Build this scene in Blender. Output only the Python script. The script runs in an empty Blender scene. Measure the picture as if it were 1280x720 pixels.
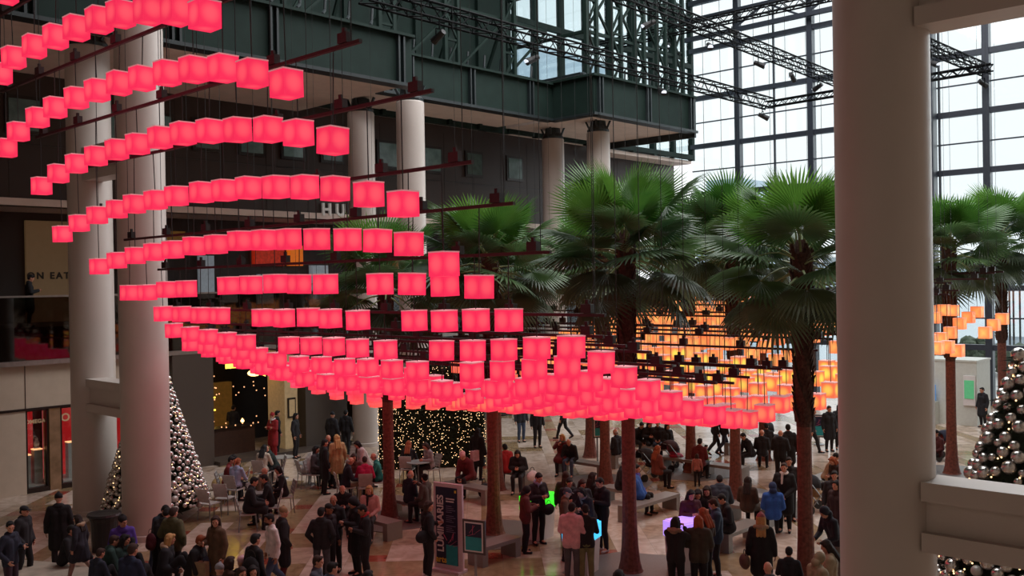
import bpy, bmesh, math, random
from mathutils import Vector, Matrix
random.seed(11)
C = bpy.context.scene.collection
SC = bpy.context.scene
PI = math.pi
# ------------------------------------------------------------------ camera
# world axes follow the hall: +X along the hall, +Y across it towards the shop side
FOC, TH, ROLL, Y0, CAMZ = 1200.0, math.radians(43.32), -0.01642, 353.4, 6.6
f0 = Vector((math.cos(TH), math.sin(TH), 0)); r0 = Vector((math.sin(TH), -math.cos(TH), 0))
_p = -math.atan((360 - Y0) / FOC)
FW = (f0 * math.cos(_p) + Vector((0, 0, math.sin(_p)))).normalized()
_u = r0.cross(FW)
RT = r0 * math.cos(ROLL) + _u * math.sin(ROLL)
UPV = -r0 * math.sin(ROLL) + _u * math.cos(ROLL)
EYE = Vector((0, 0, CAMZ))
cd = bpy.data.cameras.new('camera'); cam = bpy.data.objects.new('camera', cd); C.objects.link(cam)
cd.sensor_width = 36; cd.lens = 36 * FOC / 1280; cd.clip_end = 2000; cd.clip_start = 0.1
cam.matrix_world = Matrix(((RT.x, UPV.x, -FW.x, EYE.x), (RT.y, UPV.y, -FW.y, EYE.y), (RT.z, UPV.z, -FW.z, EYE.z), (0, 0, 0, 1)))
SC.camera = cam
def ray(x, y): return FW * FOC + RT * (x - 640) - UPV * (y - 360)
def at_z(x, y, z):
    d = ray(x, y); return EYE + d * ((z - EYE.z) / d.z)
def at_x(x, y, u):
    d = ray(x, y); return EYE + d * (u / d.x)
def at_y(x, y, w):
    d = ray(x, y); return EYE + d * (w / d.y)
def at_d(x, y, dep):
    d = ray(x, y); return EYE + d * (dep / FOC)
def facing(a):            # 0 = away from the viewer, 90 = to the right, 180 = towards the viewer -> z rotation for a +Y-facing thing
    a = math.radians(a); v = f0 * math.cos(a) + r0 * math.sin(a)
    return math.atan2(v.y, v.x) - PI / 2
# ------------------------------------------------------------------ materials
def lin(c):
    if isinstance(c, str):
        c = c.lstrip('#'); c = [int(c[i:i + 2], 16) / 255 for i in (0, 2, 4)]
    return tuple((v / 12.92 if v <= .04045 else ((v + .055) / 1.055) ** 2.4) for v in c) + (1,)
def nt(name):
    m = bpy.data.materials.new(name); m.use_nodes = True
    n = m.node_tree; return m, n, n.nodes['Principled BSDF']
def mat(name, col, rough=.6, metal=0, var=.12, scale=8, bump=0, spec=.5, emit=None, es=0):
    m, t, b = nt(name); N, L = t.nodes, t.links
    b.inputs['Roughness'].default_value = rough; b.inputs['Metallic'].default_value = metal
    b.inputs['Specular IOR Level'].default_value = spec
    tc = N.new('ShaderNodeTexCoord'); nz = N.new('ShaderNodeTexNoise'); nz.inputs['Scale'].default_value = scale
    nz.inputs['Detail'].default_value = 4
    L.new(tc.outputs['Object'], nz.inputs['Vector'])
    cr = N.new('ShaderNodeValToRGB'); c = lin(col)
    cr.color_ramp.elements[0].position = .3; cr.color_ramp.elements[1].position = .7
    cr.color_ramp.elements[0].color = tuple(v * (1 - var) for v in c[:3]) + (1,)
    cr.color_ramp.elements[1].color = tuple(min(1, v * (1 + var)) for v in c[:3]) + (1,)
    L.new(nz.outputs['Fac'], cr.inputs['Fac']); L.new(cr.outputs['Color'], b.inputs['Base Color'])
    if bump:
        bp = N.new('ShaderNodeBump'); bp.inputs['Strength'].default_value = bump; bp.inputs['Distance'].default_value = .02
        L.new(nz.outputs['Fac'], bp.inputs['Height']); L.new(bp.outputs['Normal'], b.inputs['Normal'])
    if emit:
        b.inputs['Emission Color'].default_value = lin(emit); b.inputs['Emission Strength'].default_value = es
    return m
M = {}
def MK(k, *a, **kw):
    M[k] = mat(k, *a, **kw); return M[k]
MK('column_white', '#bdb1a9', .45, var=.03, scale=1.5)
MK('steel_green', '#182823', .7, var=.15, scale=2, spec=.2)
MK('steel_dark', '#1c2426', .5, var=.15, scale=3)
MK('mullion', '#2a2f3a', .5)
MK('truss', '#08090b', .7, spec=.1)
MK('granite_brown', '#33241e', .6, var=.25, scale=60)
MK('granite_pier', '#4c433d', .35, var=.3, scale=50)
MK('panel_beige', '#b8a694', .5, var=.05, scale=3)
MK('soffit', '#dccabf', .7, var=.06, scale=2)
MK('slab_dark', '#26201e', .4)
MK('bronze', '#2a211d', .35, metal=.4)
MK('granite_bench', '#7d7974', .35, var=.12, scale=70)
MK('disc_grey', '#6b6866', .35, var=.15, scale=30)
MK('bar_red', '#2a0d12', .5, var=.1)
MK('cable', '#141012', .5)
MK('box_black', '#120c0e', .5)
MK('trunk', '#6e4238', .9, var=.35, scale=14, bump=.6)
MK('boots', '#4a3128', .95, var=.45, scale=18, bump=.8)
MK('petiole', '#7d8a58', .6, var=.2)
MK('fir', '#1d2a1c', .9, var=.4, scale=12)
MK('silver', '#c6c2bd', .22, metal=.85, var=.1)
MK('silver_matte', '#b5b0aa', .45, metal=.4, var=.1)
MK('chair_grey', '#a9a6a2', .45)
MK('chair_metal', '#8a8a8c', .3, metal=.7)
MK('table_grey', '#8f9190', .3)
MK('bin_black', '#17161a', .4)
MK('kiosk', '#c3c6bf', .5, var=.05)
MK('white_plain', '#d8d3d3', .5, var=.04)
MK('banner_frame', '#cfb9c0', .4, metal=.2, var=.04)
MK('navy', '#1e1c3a', .5, var=.1)
MK('teal', '#1f8f93', .5, var=.1)
MK('pink_mark', '#c05a78', .5)
MK('grey_line', '#8f8aa4', .5)
MK('yellow_mark', '#d8b23a', .5)
MK('poster_frame', '#4a423f', .4)
MK('letter_pale', '#c9c5c0', .5, emit='#c9c5c0', es=.12)
MK('letter_dark', '#2a1c16', .6)
MK('sign_tan', '#7c664d', .6, var=.06, scale=3, emit='#8a6a48', es=.16)  # slight emission added to brighten the panel
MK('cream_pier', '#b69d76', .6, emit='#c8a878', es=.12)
MK('letter_gold', '#c9a684', .4, emit='#d8b088', es=.22)
MK('case_red', '#9c1a1e', .5, var=.35, scale=3, emit='#c01c20', es=.5)  # emission added so the back panel does not read dim
MK('case_stone', '#a3a39c', .5, var=.06)
MK('case_lit', '#e6b48a', .4, emit='#ffb27a', es=1.6)
MK('lamp_warm', '#ffcf90', .4, emit='#ffc072', es=5)
MK('lamp_yellow', '#ffdd55', .4, emit='#ffd84a', es=2.5)
MK('lamp_white', '#fff2dd', .4, emit='#ffe9c8', es=4)
MK('fairy', '#ffd9a0', .4, emit='#ffcf98', es=2.4)
MK('shop_dark', '#191310', .5, var=.4, scale=2)
MK('shop_warm', '#4a3418', .6, var=.6, scale=5, emit='#c98a3a', es=.10)
MK('goods_red', '#a02418', .6, var=.5, scale=9, emit='#c03018', es=.35)
MK('goods_orange', '#d86a1c', .6, emit='#e0701c', es=.5)
MK('goods_pale', '#9aa3ab', .6, emit='#9aa3ab', es=.25)
MK('wood_counter', '#3a2216', .5, var=.2)
MK('plaza', '#b9b6b4', .8, var=.06, scale=1)
MK('river', '#9fb0ba', .25, var=.05)
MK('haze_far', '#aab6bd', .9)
MK('tower_far', '#c3d0dc', .6, var=.05)  # washed-out haze is put into the pale outdoor colours
MK('shrub', '#56604f', .9, var=.4, scale=6)
MK('boat_white', '#c8cdd2', .4)
MK('screen_blue', '#3a6fa8', .3, emit='#4a86c0', es=.5)
MK('screen_green', '#3f8a5c', .3, emit='#63b884', es=.5)
MK('glow_green', '#2fd02a', .4, emit='#3cff2c', es=1.0)
MK('glow_blue', '#36b8f0', .4, emit='#3cc8ff', es=1.1)
MK('glow_purple', '#b89af0', .4, emit='#b690ff', es=1.0)
MK('kraft', '#8a6f55', .8)
MK('lens', '#d8e4f0', .2, emit='#e8f0ff', es=1.0)
# leaves: dark green, a little light comes through
def leaf_mat(name, a, b_):
    m, t, b = nt(name); N, L = t.nodes, t.links
    oi = N.new('ShaderNodeObjectInfo'); tc = N.new('ShaderNodeTexCoord'); nz = N.new('ShaderNodeTexNoise')
    nz.inputs['Scale'].default_value = 3; L.new(tc.outputs['Object'], nz.inputs['Vector'])
    ad = N.new('ShaderNodeMath'); ad.operation = 'ADD'; L.new(nz.outputs['Fac'], ad.inputs[0]); L.new(oi.outputs['Random'], ad.inputs[1])
    hf = N.new('ShaderNodeMath'); hf.operation = 'MULTIPLY'; hf.inputs[1].default_value = .5; L.new(ad.outputs[0], hf.inputs[0])
    cr = N.new('ShaderNodeValToRGB'); cr.color_ramp.elements[0].position = .2; cr.color_ramp.elements[1].position = .8
    cr.color_ramp.elements[0].color = lin(a); cr.color_ramp.elements[1].color = lin(b_)
    L.new(hf.outputs[0], cr.inputs['Fac']); L.new(cr.outputs['Color'], b.inputs['Base Color']); b.inputs['Roughness'].default_value = .45
    tr = N.new('ShaderNodeBsdfTranslucent'); L.new(cr.outputs['Color'], tr.inputs['Color'])
    mx = N.new('ShaderNodeMixShader'); mx.inputs[0].default_value = .3
    L.new(b.outputs[0], mx.inputs[1]); L.new(tr.outputs[0], mx.inputs[2]); L.new(mx.outputs[0], N['Material Output'].inputs['Surface'])
    return m
M['leaf_young'] = leaf_mat('leaf_young', '#3a6a2a', '#6c9c3e')
M['leaf'] = leaf_mat('leaf', '#2c4a2c', '#557544')
M['leaf_old'] = leaf_mat('leaf_old', '#3a4a38', '#5d6a48')
# lantern cloth: inner lamp glow painted as brighter face centres, colour kept per lantern
def shade_mat():
    m, t, b = nt('lantern_cloth'); N, L = t.nodes, t.links
    oi = N.new('ShaderNodeObjectInfo'); tc = N.new('ShaderNodeTexCoord')
    ln = N.new('ShaderNodeVectorMath'); ln.operation = 'LENGTH'; L.new(tc.outputs['Object'], ln.inputs[0])
    mr = N.new('ShaderNodeMapRange'); mr.inputs['From Min'].default_value = .15; mr.inputs['From Max'].default_value = .232
    mr.inputs['To Min'].default_value = 1; mr.inputs['To Max'].default_value = 0; mr.interpolation_type = 'SMOOTHSTEP'
    L.new(ln.outputs['Value'], mr.inputs['Value'])
    hb = N.new('ShaderNodeMix'); hb.data_type = 'RGBA'; hb.blend_type = 'MULTIPLY'; hb.inputs['Factor'].default_value = 1; hb.inputs['B'].default_value = (1, 3.4, 1.3, 1)
    L.new(oi.outputs['Color'], hb.inputs['A'])
    hot = N.new('ShaderNodeMix'); hot.data_type = 'RGBA'; L.new(hb.outputs['Result'], hot.inputs['B'])
    sc = N.new('ShaderNodeMath'); sc.operation = 'MULTIPLY'; sc.inputs[1].default_value = 1.0
    L.new(mr.outputs['Result'], sc.inputs[0])
    L.new(sc.outputs[0], hot.inputs['Factor']); L.new(oi.outputs['Color'], hot.inputs['A'])
    st = N.new('ShaderNodeMath'); st.operation = 'MULTIPLY_ADD'; st.inputs[1].default_value = .12; st.inputs[2].default_value = .92
    L.new(mr.outputs['Result'], st.inputs[0])
    L.new(hot.outputs['Result'], b.inputs['Emission Color']); L.new(st.outputs[0], b.inputs['Emission Strength'])
    L.new(oi.outputs['Color'], b.inputs['Base Color']); b.inputs['Roughness'].default_value = .8
    b.inputs['Base Color'].default_value = (.3, .1, .1, 1)
    mlt = N.new('ShaderNodeMix'); mlt.data_type = 'RGBA'; mlt.blend_type = 'MULTIPLY'; mlt.inputs['Factor'].default_value = 1
    mlt.inputs['B'].default_value = (.25, .25, .25, 1); L.new(oi.outputs['Color'], mlt.inputs['A']); L.new(mlt.outputs['Result'], b.inputs['Base Color'])
    return m
def lid_mat():
    m, t, b = nt('lantern_lid'); N, L = t.nodes, t.links
    oi = N.new('ShaderNodeObjectInfo'); mx = N.new('ShaderNodeMix'); mx.data_type = 'RGBA'
    mx.inputs['Factor'].default_value = .6; mx.inputs['B'].default_value = (.62, .5, .5, 1); L.new(oi.outputs['Color'], mx.inputs['A'])
    L.new(mx.outputs['Result'], b.inputs['Base Color']); L.new(mx.outputs['Result'], b.inputs['Emission Color'])
    b.inputs['Emission Strength'].default_value = .42; b.inputs['Roughness'].default_value = .8
    return m
M['shade'] = shade_mat(); M['lid'] = lid_mat()
# thin glass
def glass_mat(name, tint, refl):
    m, t, b = nt(name); N, L = t.nodes, t.links; N.remove(b)
    tr = N.new('ShaderNodeBsdfTransparent'); tr.inputs['Color'].default_value = lin(tint)
    gl = N.new('ShaderNodeBsdfGlossy'); gl.inputs['Roughness'].default_value = .03
    mx = N.new('ShaderNodeMixShader'); mx.inputs[0].default_value = refl
    L.new(tr.outputs[0], mx.inputs[1]); L.new(gl.outputs[0], mx.inputs[2]); L.new(mx.outputs[0], N['Material Output'].inputs['Surface'])
    return m
M['glass'] = glass_mat('glass', '#f4f8f8', .06)
M['glass_dark'] = glass_mat('glass_dark', '#a89a92', .07)
M['glass_green'] = glass_mat('glass_green', '#dfe9ea', .05)
# polished marble floor laid on the diagonal of the hall
def floor_mat():
    m, t, b = nt('marble_floor'); N, L = t.nodes, t.links
    tc = N.new('ShaderNodeTexCoord'); mp = N.new('ShaderNodeMapping'); mp.inputs['Rotation'].default_value = (0, 0, -PI / 4)
    mp.inputs['Location'].default_value = (-.55, .35, 0)
    L.new(tc.outputs['Object'], mp.inputs['Vector']); sp = N.new('ShaderNodeSeparateXYZ'); L.new(mp.outputs['Vector'], sp.inputs[0])
    def math_(op, a, v=None):
        n = N.new('ShaderNodeMath'); n.operation = op
        if hasattr(a, 'links'): L.new(a, n.inputs[0])
        else: n.inputs[0].default_value = a
        if v is not None:
            if hasattr(v, 'links'): L.new(v, n.inputs[1])
            else: n.inputs[1].default_value = v
        return n.outputs[0]
    def frac(o, s):  return math_('FRACT', math_('DIVIDE', o, s))
    def flo(o, s): return math_('FLOOR', math_('DIVIDE', o, s))
    S = 2.8
    fx, fy = frac(sp.outputs['X'], S), frac(sp.outputs['Y'], S)
    bx, by = math_('LESS_THAN', fx, .19), math_('LESS_THAN', fy, .19)
    # slab number for tone changes
    ix, iy = flo(sp.outputs['X'], S / 2), flo(sp.outputs['Y'], S / 3)
    cmb = N.new('ShaderNodeCombineXYZ'); L.new(ix, cmb.inputs[0]); L.new(iy, cmb.inputs[1])
    wn = N.new('ShaderNodeTexWhiteNoise'); wn.noise_dimensions = '2D'; L.new(cmb.outputs[0], wn.inputs['Vector'])
    nz = N.new('ShaderNodeTexNoise'); nz.inputs['Scale'].default_value = 2.2; nz.inputs['Detail'].default_value = 8; nz.inputs['Distortion'].default_value = 1.6
    L.new(mp.outputs['Vector'], nz.inputs['Vector'])
    def ramp(c0, c1, f):
        r = N.new('ShaderNodeValToRGB'); r.color_ramp.elements[0].color = lin(c0); r.color_ramp.elements[1].color = lin(c1)
        r.color_ramp.elements[0].position = .3; r.color_ramp.elements[1].position = .7; L.new(f, r.inputs['Fac']); return r.outputs['Color']
    def mix(f, a, c):
        x = N.new('ShaderNodeMix'); x.data_type = 'RGBA'; L.new(f, x.inputs['Factor']); L.new(a, x.inputs['A']); L.new(c, x.inputs['B']); return x.outputs['Result']
    pale = ramp('#ab9686', '#cfbcad', nz.outputs['Fac'])
    pale2 = ramp('#947f6e', '#b9a28e', nz.outputs['Fac'])
    tan = ramp('#7d664a', '#9a8263', nz.outputs['Fac'])
    red = ramp('#7c3a2c', '#974c3a', nz.outputs['Fac'])
    cell = mix(math_('GREATER_THAN', wn.outputs['Value'], .62), pale, pale2)
    cell = mix(math_('GREATER_THAN', wn.outputs['Value'], .84), cell, tan)
    c = mix(by, cell, tan); c = mix(bx, c, mix(math_('GREATER_THAN', wn.outputs['Value'], .7), pale, pale2)); c = mix(math_('MULTIPLY', bx, by), c, red)
    # joints
    j = math_('MAXIMUM', math_('LESS_THAN', frac(sp.outputs['X'], S / 2), .006), math_('LESS_THAN', frac(sp.outputs['Y'], S / 3), .009))
    dk = N.new('ShaderNodeRGB'); dk.outputs[0].default_value = lin('#6f6558'); c = mix(math_('MULTIPLY', j, .6), c, dk.outputs[0])
    L.new(c, b.inputs['Base Color']); b.inputs['Roughness'].default_value = .16
    rr = N.new('ShaderNodeMapRange'); rr.inputs['To Min'].default_value = .10; rr.inputs['To Max'].default_value = .26
    L.new(nz.outputs['Fac'], rr.inputs['Value']); L.new(rr.outputs[0], b.inputs['Roughness'])
    b.inputs['Specular IOR Level'].default_value = .5
    return m
M['floor'] = floor_mat()
def cloth(hexcol):
    k = 'cloth_' + hexcol.strip('#')
    if k not in M: MK(k, hexcol, .85, var=.2, scale=10)
    return M[k]
# ------------------------------------------------------------------ mesh helpers
def add_box(bm, c, s, rz=0, mi=0, m=None):
    mt = m or (Matrix.Translation(c) @ Matrix.Rotation(rz, 4, 'Z'))
    vs = [bm.verts.new(mt @ Vector((x * s[0] / 2, y * s[1] / 2, z * s[2] / 2))) for x in (-1, 1) for y in (-1, 1) for z in (-1, 1)]
    for q in ((0, 1, 3, 2), (4, 6, 7, 5), (0, 4, 5, 1), (2, 3, 7, 6), (0, 2, 6, 4), (1, 5, 7, 3)):
        f = bm.faces.new([vs[i] for i in q]); f.material_index = mi
def bx(bm, x0, x1, y0, y1, z0, z1):
    add_box(bm, Vector(((x0 + x1) / 2, (y0 + y1) / 2, (z0 + z1) / 2)), (x1 - x0, y1 - y0, z1 - z0))
def frame_of(d):
    d = d.normalized(); a = Vector((0, 0, 1)) if abs(d.z) < .95 else Vector((1, 0, 0))
    x = d.cross(a).normalized(); return x, d.cross(x).normalized(), d
def add_tube(bm, p0, p1, r0, r1=None, n=8, cap=True):
    p0, p1 = Vector(p0), Vector(p1); r1 = r0 if r1 is None else r1
    x, y, d = frame_of(p1 - p0)
    A = [bm.verts.new(p0 + (x * math.cos(2 * PI * i / n) + y * math.sin(2 * PI * i / n)) * r0) for i in range(n)]
    B = [bm.verts.new(p1 + (x * math.cos(2 * PI * i / n) + y * math.sin(2 * PI * i / n)) * r1) for i in range(n)]
    for i in range(n): bm.faces.new((A[i], A[(i + 1) % n], B[(i + 1) % n], B[i]))
    if cap: bm.faces.new(A[::-1]); bm.faces.new(B)
def add_bar(bm, p0, p1, w, h=None):
    p0, p1 = Vector(p0), Vector(p1); h = h or w
    x, y, d = frame_of(p1 - p0); l = (p1 - p0).length
    mt = Matrix.Translation((p0 + p1) / 2) @ Matrix(((x.x, y.x, d.x, 0), (x.y, y.y, d.y, 0), (x.z, y.z, d.z, 0), (0, 0, 0, 1)))
    add_box(bm, None, (w, h, l), m=mt)
def add_lathe(bm, prof, n=24, c=(0, 0, 0), cap=True):
    c = Vector(c); rings = []
    for r, z in prof:
        rings.append([bm.verts.new(c + Vector((r * math.cos(2 * PI * i / n), r * math.sin(2 * PI * i / n), z))) for i in range(n)])
    for A, B in zip(rings, rings[1:]):
        for i in range(n): bm.faces.new((A[i], A[(i + 1) % n], B[(i + 1) % n], B[i]))
    if cap: bm.faces.new(rings[0][::-1]); bm.faces.new(rings[-1])
def add_ell(bm, c, r, rot=None, sub=2):
    mt = Matrix.Translation(c) @ (rot or Matrix.Identity(4)) @ Matrix.Diagonal((r[0], r[1], r[2], 1))
    bmesh.ops.create_icosphere(bm, subdivisions=sub, radius=1, matrix=mt)
def new_mesh(bm, name, mats, smooth=False):
    bmesh.ops.recalc_face_normals(bm, faces=bm.faces)
    me = bpy.data.meshes.new(name); bm.to_mesh(me); bm.free()
    for m in (mats if isinstance(mats, (list, tuple)) else [mats]): me.materials.append(m)
    if smooth: me.polygons.foreach_set('use_smooth', [True] * len(me.polygons))
    return me
def link(name, data, parent=None, loc=None, rz=None):
    o = bpy.data.objects.new(name, data); C.objects.link(o)
    if parent: o.parent = parent
    if loc is not None: o.location = loc
    if rz is not None: o.rotation_euler = (0, 0, rz)
    return o
def obj(name, bm, m, parent=None, loc=None, rz=None, smooth=False):
    return link(name, new_mesh(bm, name, m, smooth), parent, loc, rz)
def tag(o, label, cat, group=None):
    o['label'] = label; o['category'] = cat
    if group: o['group'] = group
    return o
def thing(name, label, cat, loc=(0, 0, 0), rz=0, group=None):
    return tag(link(name, None, None, loc, rz), label, cat, group)
def struct(name, bm, m, parent=None, smooth=False):
    o = obj(name, bm, m, parent, smooth=smooth)
    if not parent: o['kind'] = 'structure'
    return o
def B(): return bmesh.new()
ORD = ['zeroth', 'first', 'second', 'third', 'fourth', 'fifth', 'sixth', 'seventh', 'eighth', 'ninth', 'tenth', 'eleventh', 'twelfth', 'thirteenth', 'fourteenth', 'fifteenth', 'sixteenth', 'seventeenth', 'eighteenth', 'nineteenth', 'twentieth']
TENS = {2: 'twenty', 3: 'thirty'}
def ordn(n):
    if n < 20: return ORD[n]
    return {20: 'twentieth', 30: 'thirtieth'}.get(n) or TENS[n // 10] + '-' + ORD[n % 10]
def text_obj(name, body, size, m, parent, mtx, extrude=.01, bold=.0, spacing=1.0):
    cu = bpy.data.curves.new(name, 'FONT'); cu.body = body; cu.size = size; cu.extrude = extrude; cu.offset = bold
    cu.space_character = spacing; cu.align_x = 'CENTER'; cu.align_y = 'CENTER'
    t = bpy.data.objects.new('text_tmp', cu); C.objects.link(t)
    dg = bpy.context.evaluated_depsgraph_get(); me = bpy.data.meshes.new_from_object(t.evaluated_get(dg)); me.name = name
    bpy.data.objects.remove(t); me.materials.clear(); me.materials.append(m)
    o = link(name, me, parent); o.matrix_local = mtx
    return o
def plane_mtx(origin, right, up):       # text lies in right/up plane
    r, u = Vector(right).normalized(), Vector(up).normalized(); n = r.cross(u)
    return Matrix(((r.x, u.x, n.x, origin[0]), (r.y, u.y, n.y, origin[1]), (r.z, u.z, n.z, origin[2]), (0, 0, 0, 1)))
# ------------------------------------------------------------------ the hall
b = B(); bx(b, -8, 52, -9, 38, -.3, 0); struct('floor', b, M['floor'])
# round stair step the people in the left foreground sit on
b = B()
sc = at_z(640, 360 + 352, 0)
st_c = EYE + r0 * -14.6 + f0 * 11.2
add_lathe(b, [(11.6, .0), (11.6, .30), (11.55, .34), (0.01, .34)], 96, (st_c.x, st_c.y, 0)); struct('floor_step', b, mat('step_marble', '#b5aa9a', .3, var=.2, scale=3), smooth=False)
STEP = .34
W1 = 33.0
# ground storey of the shop side: wall pieces around the openings
b = B()
bx(b, -8, 11.76, W1 - .15, W1 + 2.2, 0, 2.75); bx(b, -8, 16.7, W1 - .15, W1 + .5, 2.75, 4.2)
struct('wall_left', b, M['panel_beige'])
b = B()
for u in (3.2, 6.1, 9.0, 11.76, 14.3): bx(b, u - .012, u + .012, W1 - .16, W1 - .14, 2.75, 4.2)
bx(b, -8, 16.7, W1 - .2, W1 - .1, 2.70, 2.78)
struct('trim_1', b, M['bronze'])
b = B()
bx(b, 16.7, 18.3, W1 - .4, W1 + 1.2, 0, 4.2); bx(b, 22.35, 24.4, W1 - .4, W1 + 1.2, 0, 4.2); bx(b, 26.4, 28.0, W1 - .4, W1 + 1.2, 0, 4.2)
bx(b, 31.5, 33, W1 - .4, W1 + 1.2, 0, 4.2); bx(b, 36.5, 38, W1 - .4, W1 + 1.2, 0, 4.2); bx(b, 41.5, 43, W1 - .4, W1 + 1.2, 0, 4.2); bx(b, 46.5, 52, W1 - .4, W1 + 1.2, 0, 4.2)
struct('wall_left_piers', b, M['granite_pier'])
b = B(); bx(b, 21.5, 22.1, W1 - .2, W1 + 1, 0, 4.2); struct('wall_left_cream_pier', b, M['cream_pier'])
b = B(); bx(b, 11.76, 52, W1 + 4, W1 + 4.3, 0, 4.2); struct('wall_left_shop_back', b, M['shop_dark'])
# upper floor slab, edge glass, handrail
b = B(); bx(b, -8, 52, W1 - .35, W1 + 5, 4.2, 4.32); bx(b, -8, 52, W1 - .1, W1 + 5, 4.32, 5.4); struct('slab_left', b, M['slab_dark'])
b = B(); bx(b, -8, 52, W1 - .42, W1 - .36, 4.18, 4.34); bx(b, -8, 52, W1 - .40, W1 - .34, 6.38, 6.44); struct('trim_2', b, mat('rail_steel', '#8d8782', .35, metal=.5))
b = B(); bx(b, -8, 52, W1 - .34, W1 - .31, 4.34, 6.38); struct('window_1', b, M['glass_dark'])
# second storey wall behind the gallery
b = B(); bx(b, -8, 52, W1 + 4.5, W1 + 4.8, 5.4, 9.7); struct('wall_left_gallery', b, M['granite_brown'])
b = B(); bx(b, -8, 52, W1 + 1.5, W1 + 4.8, 9.5, 9.75); struct('ceiling_gallery', b, M['soffit'])
# upper wall
b = B(); bx(b, -8, 52, W1 + 1.6, W1 + 2.1, 9.5, 14.5)
struct('wall_left_upper', b, M['granite_brown'])
b = B()
for u in range(-6, 52, 2): bx(b, u - .01, u + .01, W1 + 1.59, W1 + 1.61, 9.5, 14)
bx(b, -8, 52, W1 + 1.58, W1 + 1.61, 11.6, 11.64)
struct('trim_3', b, M['bronze'])
wn = 1
for i, u in enumerate((12.5, 15.2, 17.3, 19.3, 21.3, 23.3, 25.3, 28.4, 31.2, 34.0, 37.0)):
    wn += 1
    b = B(); bx(b, u - .62, u + .62, W1 + 1.52, W1 + 1.58, 11.95, 13.25)
    o = struct('window_%d' % wn, b, M['bronze'])
    b = B(); bx(b, u - .5, u + .5, W1 + 1.49, W1 + 1.53, 12.07, 13.13); obj('pane', b, mat('pane_%d' % i, '#46544f', .1, var=.5, scale=2, emit='#6a7d78', es=.03 + .05 * (i % 3)), o)  # pane emission imitates reflected sky light
# soffit
b = B()
bx(b, -8, 23.55, 27.58, W1 + 1.8, 14.04, 14.2); bx(b, 23.65, 34.35, 30.2, W1 + 1.8, 14.34, 14.5); bx(b, 34.95, 42.95, 27.7, W1 + 1.8, 14.34, 14.5); bx(b, 43.2, 52, 33.3, W1 + 1.8, 13.9, 14.1)
struct('ceiling_soffit', b, M['soffit'])
# other walls and an opaque roof slab added to block sky light, outside the picture
b = B(); bx(b, -8.3, -8, -9, 38, 0, 27); struct('wall_back', b, M['panel_beige'])
b = B(); bx(b, -8, 52, -9.3, -9, 0, 27); struct('wall_right', b, M['panel_beige'])
b = B(); bx(b, -8, 52.3, -9, 38, 27, 27.3); struct('ceiling', b, M['steel_green'])
# clerestory above the green girders: steel panels, then glazing
b = B(); bx(b, -8, 35.1, 33.2, 33.5, 14.1, 27)
for u in range(-7, 35, 2): bx(b, u - .1, u + .1, 33.0, 33.2, 14.1, 27)
struct('wall_clerestory', b, M['steel_green'])
b = B()
u = 35.2
while u < 52.3:
    bx(b, u - .13, u + .13, 33.1, 33.45, 14.1, 27); u += 2.1
for z in (14.3, 17, 20, 23, 26): bx(b, 35.2, 52, 33.1, 33.4, z - .14, z + .14)
w_cl = struct('window_clerestory', b, M['steel_green'])
b = B(); bx(b, 35.2, 52, 33.24, 33.27, 14.1, 27); obj('pane', b, M['glass_green'], w_cl)
# end glass wall towards the river
b = B(); EW = 52.0; ws = [29.85 - 4.7 * i for i in range(9)]
for w in ws:
    bx(b, EW - .3, EW + .1, w - .17, w + .17, 0, 27)
for w in ws: bx(b, EW - .1, EW + .02, w - 2.35 - .05, w - 2.35 + .05, 0, 27)
for z in range(3, 28, 3): bx(b, EW - .25, EW + .08, -9, 33.2, z - .22, z + .06)
for z in range(3, 27, 3): bx(b, EW - .06, EW + .02, -9, 33.2, z + 1.4 - .035, z + 1.4 + .035)
bx(b, EW - .9, EW - .6, -9, 33.2, 21.4, 21.65); bx(b, EW - .9, EW - .6, -9, 33.2, 22.6, 22.8)
bx(b, EW - 1.0, EW - .4, 18.1, 18.6, 0, 27)
for k in range(7):
    add_bar(b, (EW - .75, 30 - 4.7 * k, 21.5), (EW - .75, 27.6 - 4.7 * k, 22.7), .12); add_bar(b, (EW - .75, 27.6 - 4.7 * k, 22.7), (EW - .75, 25.3 - 4.7 * k, 21.5), .12)
w_end = struct('window_end', b, M['mullion'])
b = B(); bx(b, EW - .01, EW + .01, -9, 33.2, 0, 27); obj('pane', b, M['glass'], w_end)
# green girders on the column lines
def girder(name, lab, u0, u1, w, z0, z1, ribs):
    t = thing(name, lab, 'steel girder', (u0, w, z0), 0, 'dark green steel girders')
    b = B(); bx(b, 0, u1 - u0, 0, .12, .12, z1 - z0 - .1); obj('web_plate', b, M['steel_green'], t)
    b = B(); bx(b, 0, u1 - u0, -.22, .34, 0, .12); obj('bottom_flange', b, M['steel_dark'], t)
    b = B(); bx(b, 0, u1 - u0, -.22, .34, z1 - z0 - .1, z1 - z0); obj('top_flange', b, M['steel_green'], t)
    for r in ribs:
        b = B(); bx(b, r - u0 - .16, r - u0 - .08, -.16, 0, .12, z1 - z0 - .1); bx(b, r - u0 + .08, r - u0 + .16, -.16, 0, .12, z1 - z0 - .1); obj('stiffener', b, M['steel_dark'], t)
    return t
girder('steel_girder', 'long dark green steel girder crossing the upper left above the lantern rows', -2, 23.6, 27.2, 13.9, 15.85, (2, 6, 10, 14.2, 17.6, 23.0))
girder('steel_girder', 'recessed dark green steel girder behind the two middle white columns', 24.2, 34.6, 29.8, 14.2, 16.0, (24.6, 25.7, 29.2, 33.0))
girder('steel_girder', 'projecting dark green steel girder at the far corner beside the glass wall', 34.7, 43.0, 27.3, 14.2, 16.1, (35.0, 38.8, 42.6))
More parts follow.
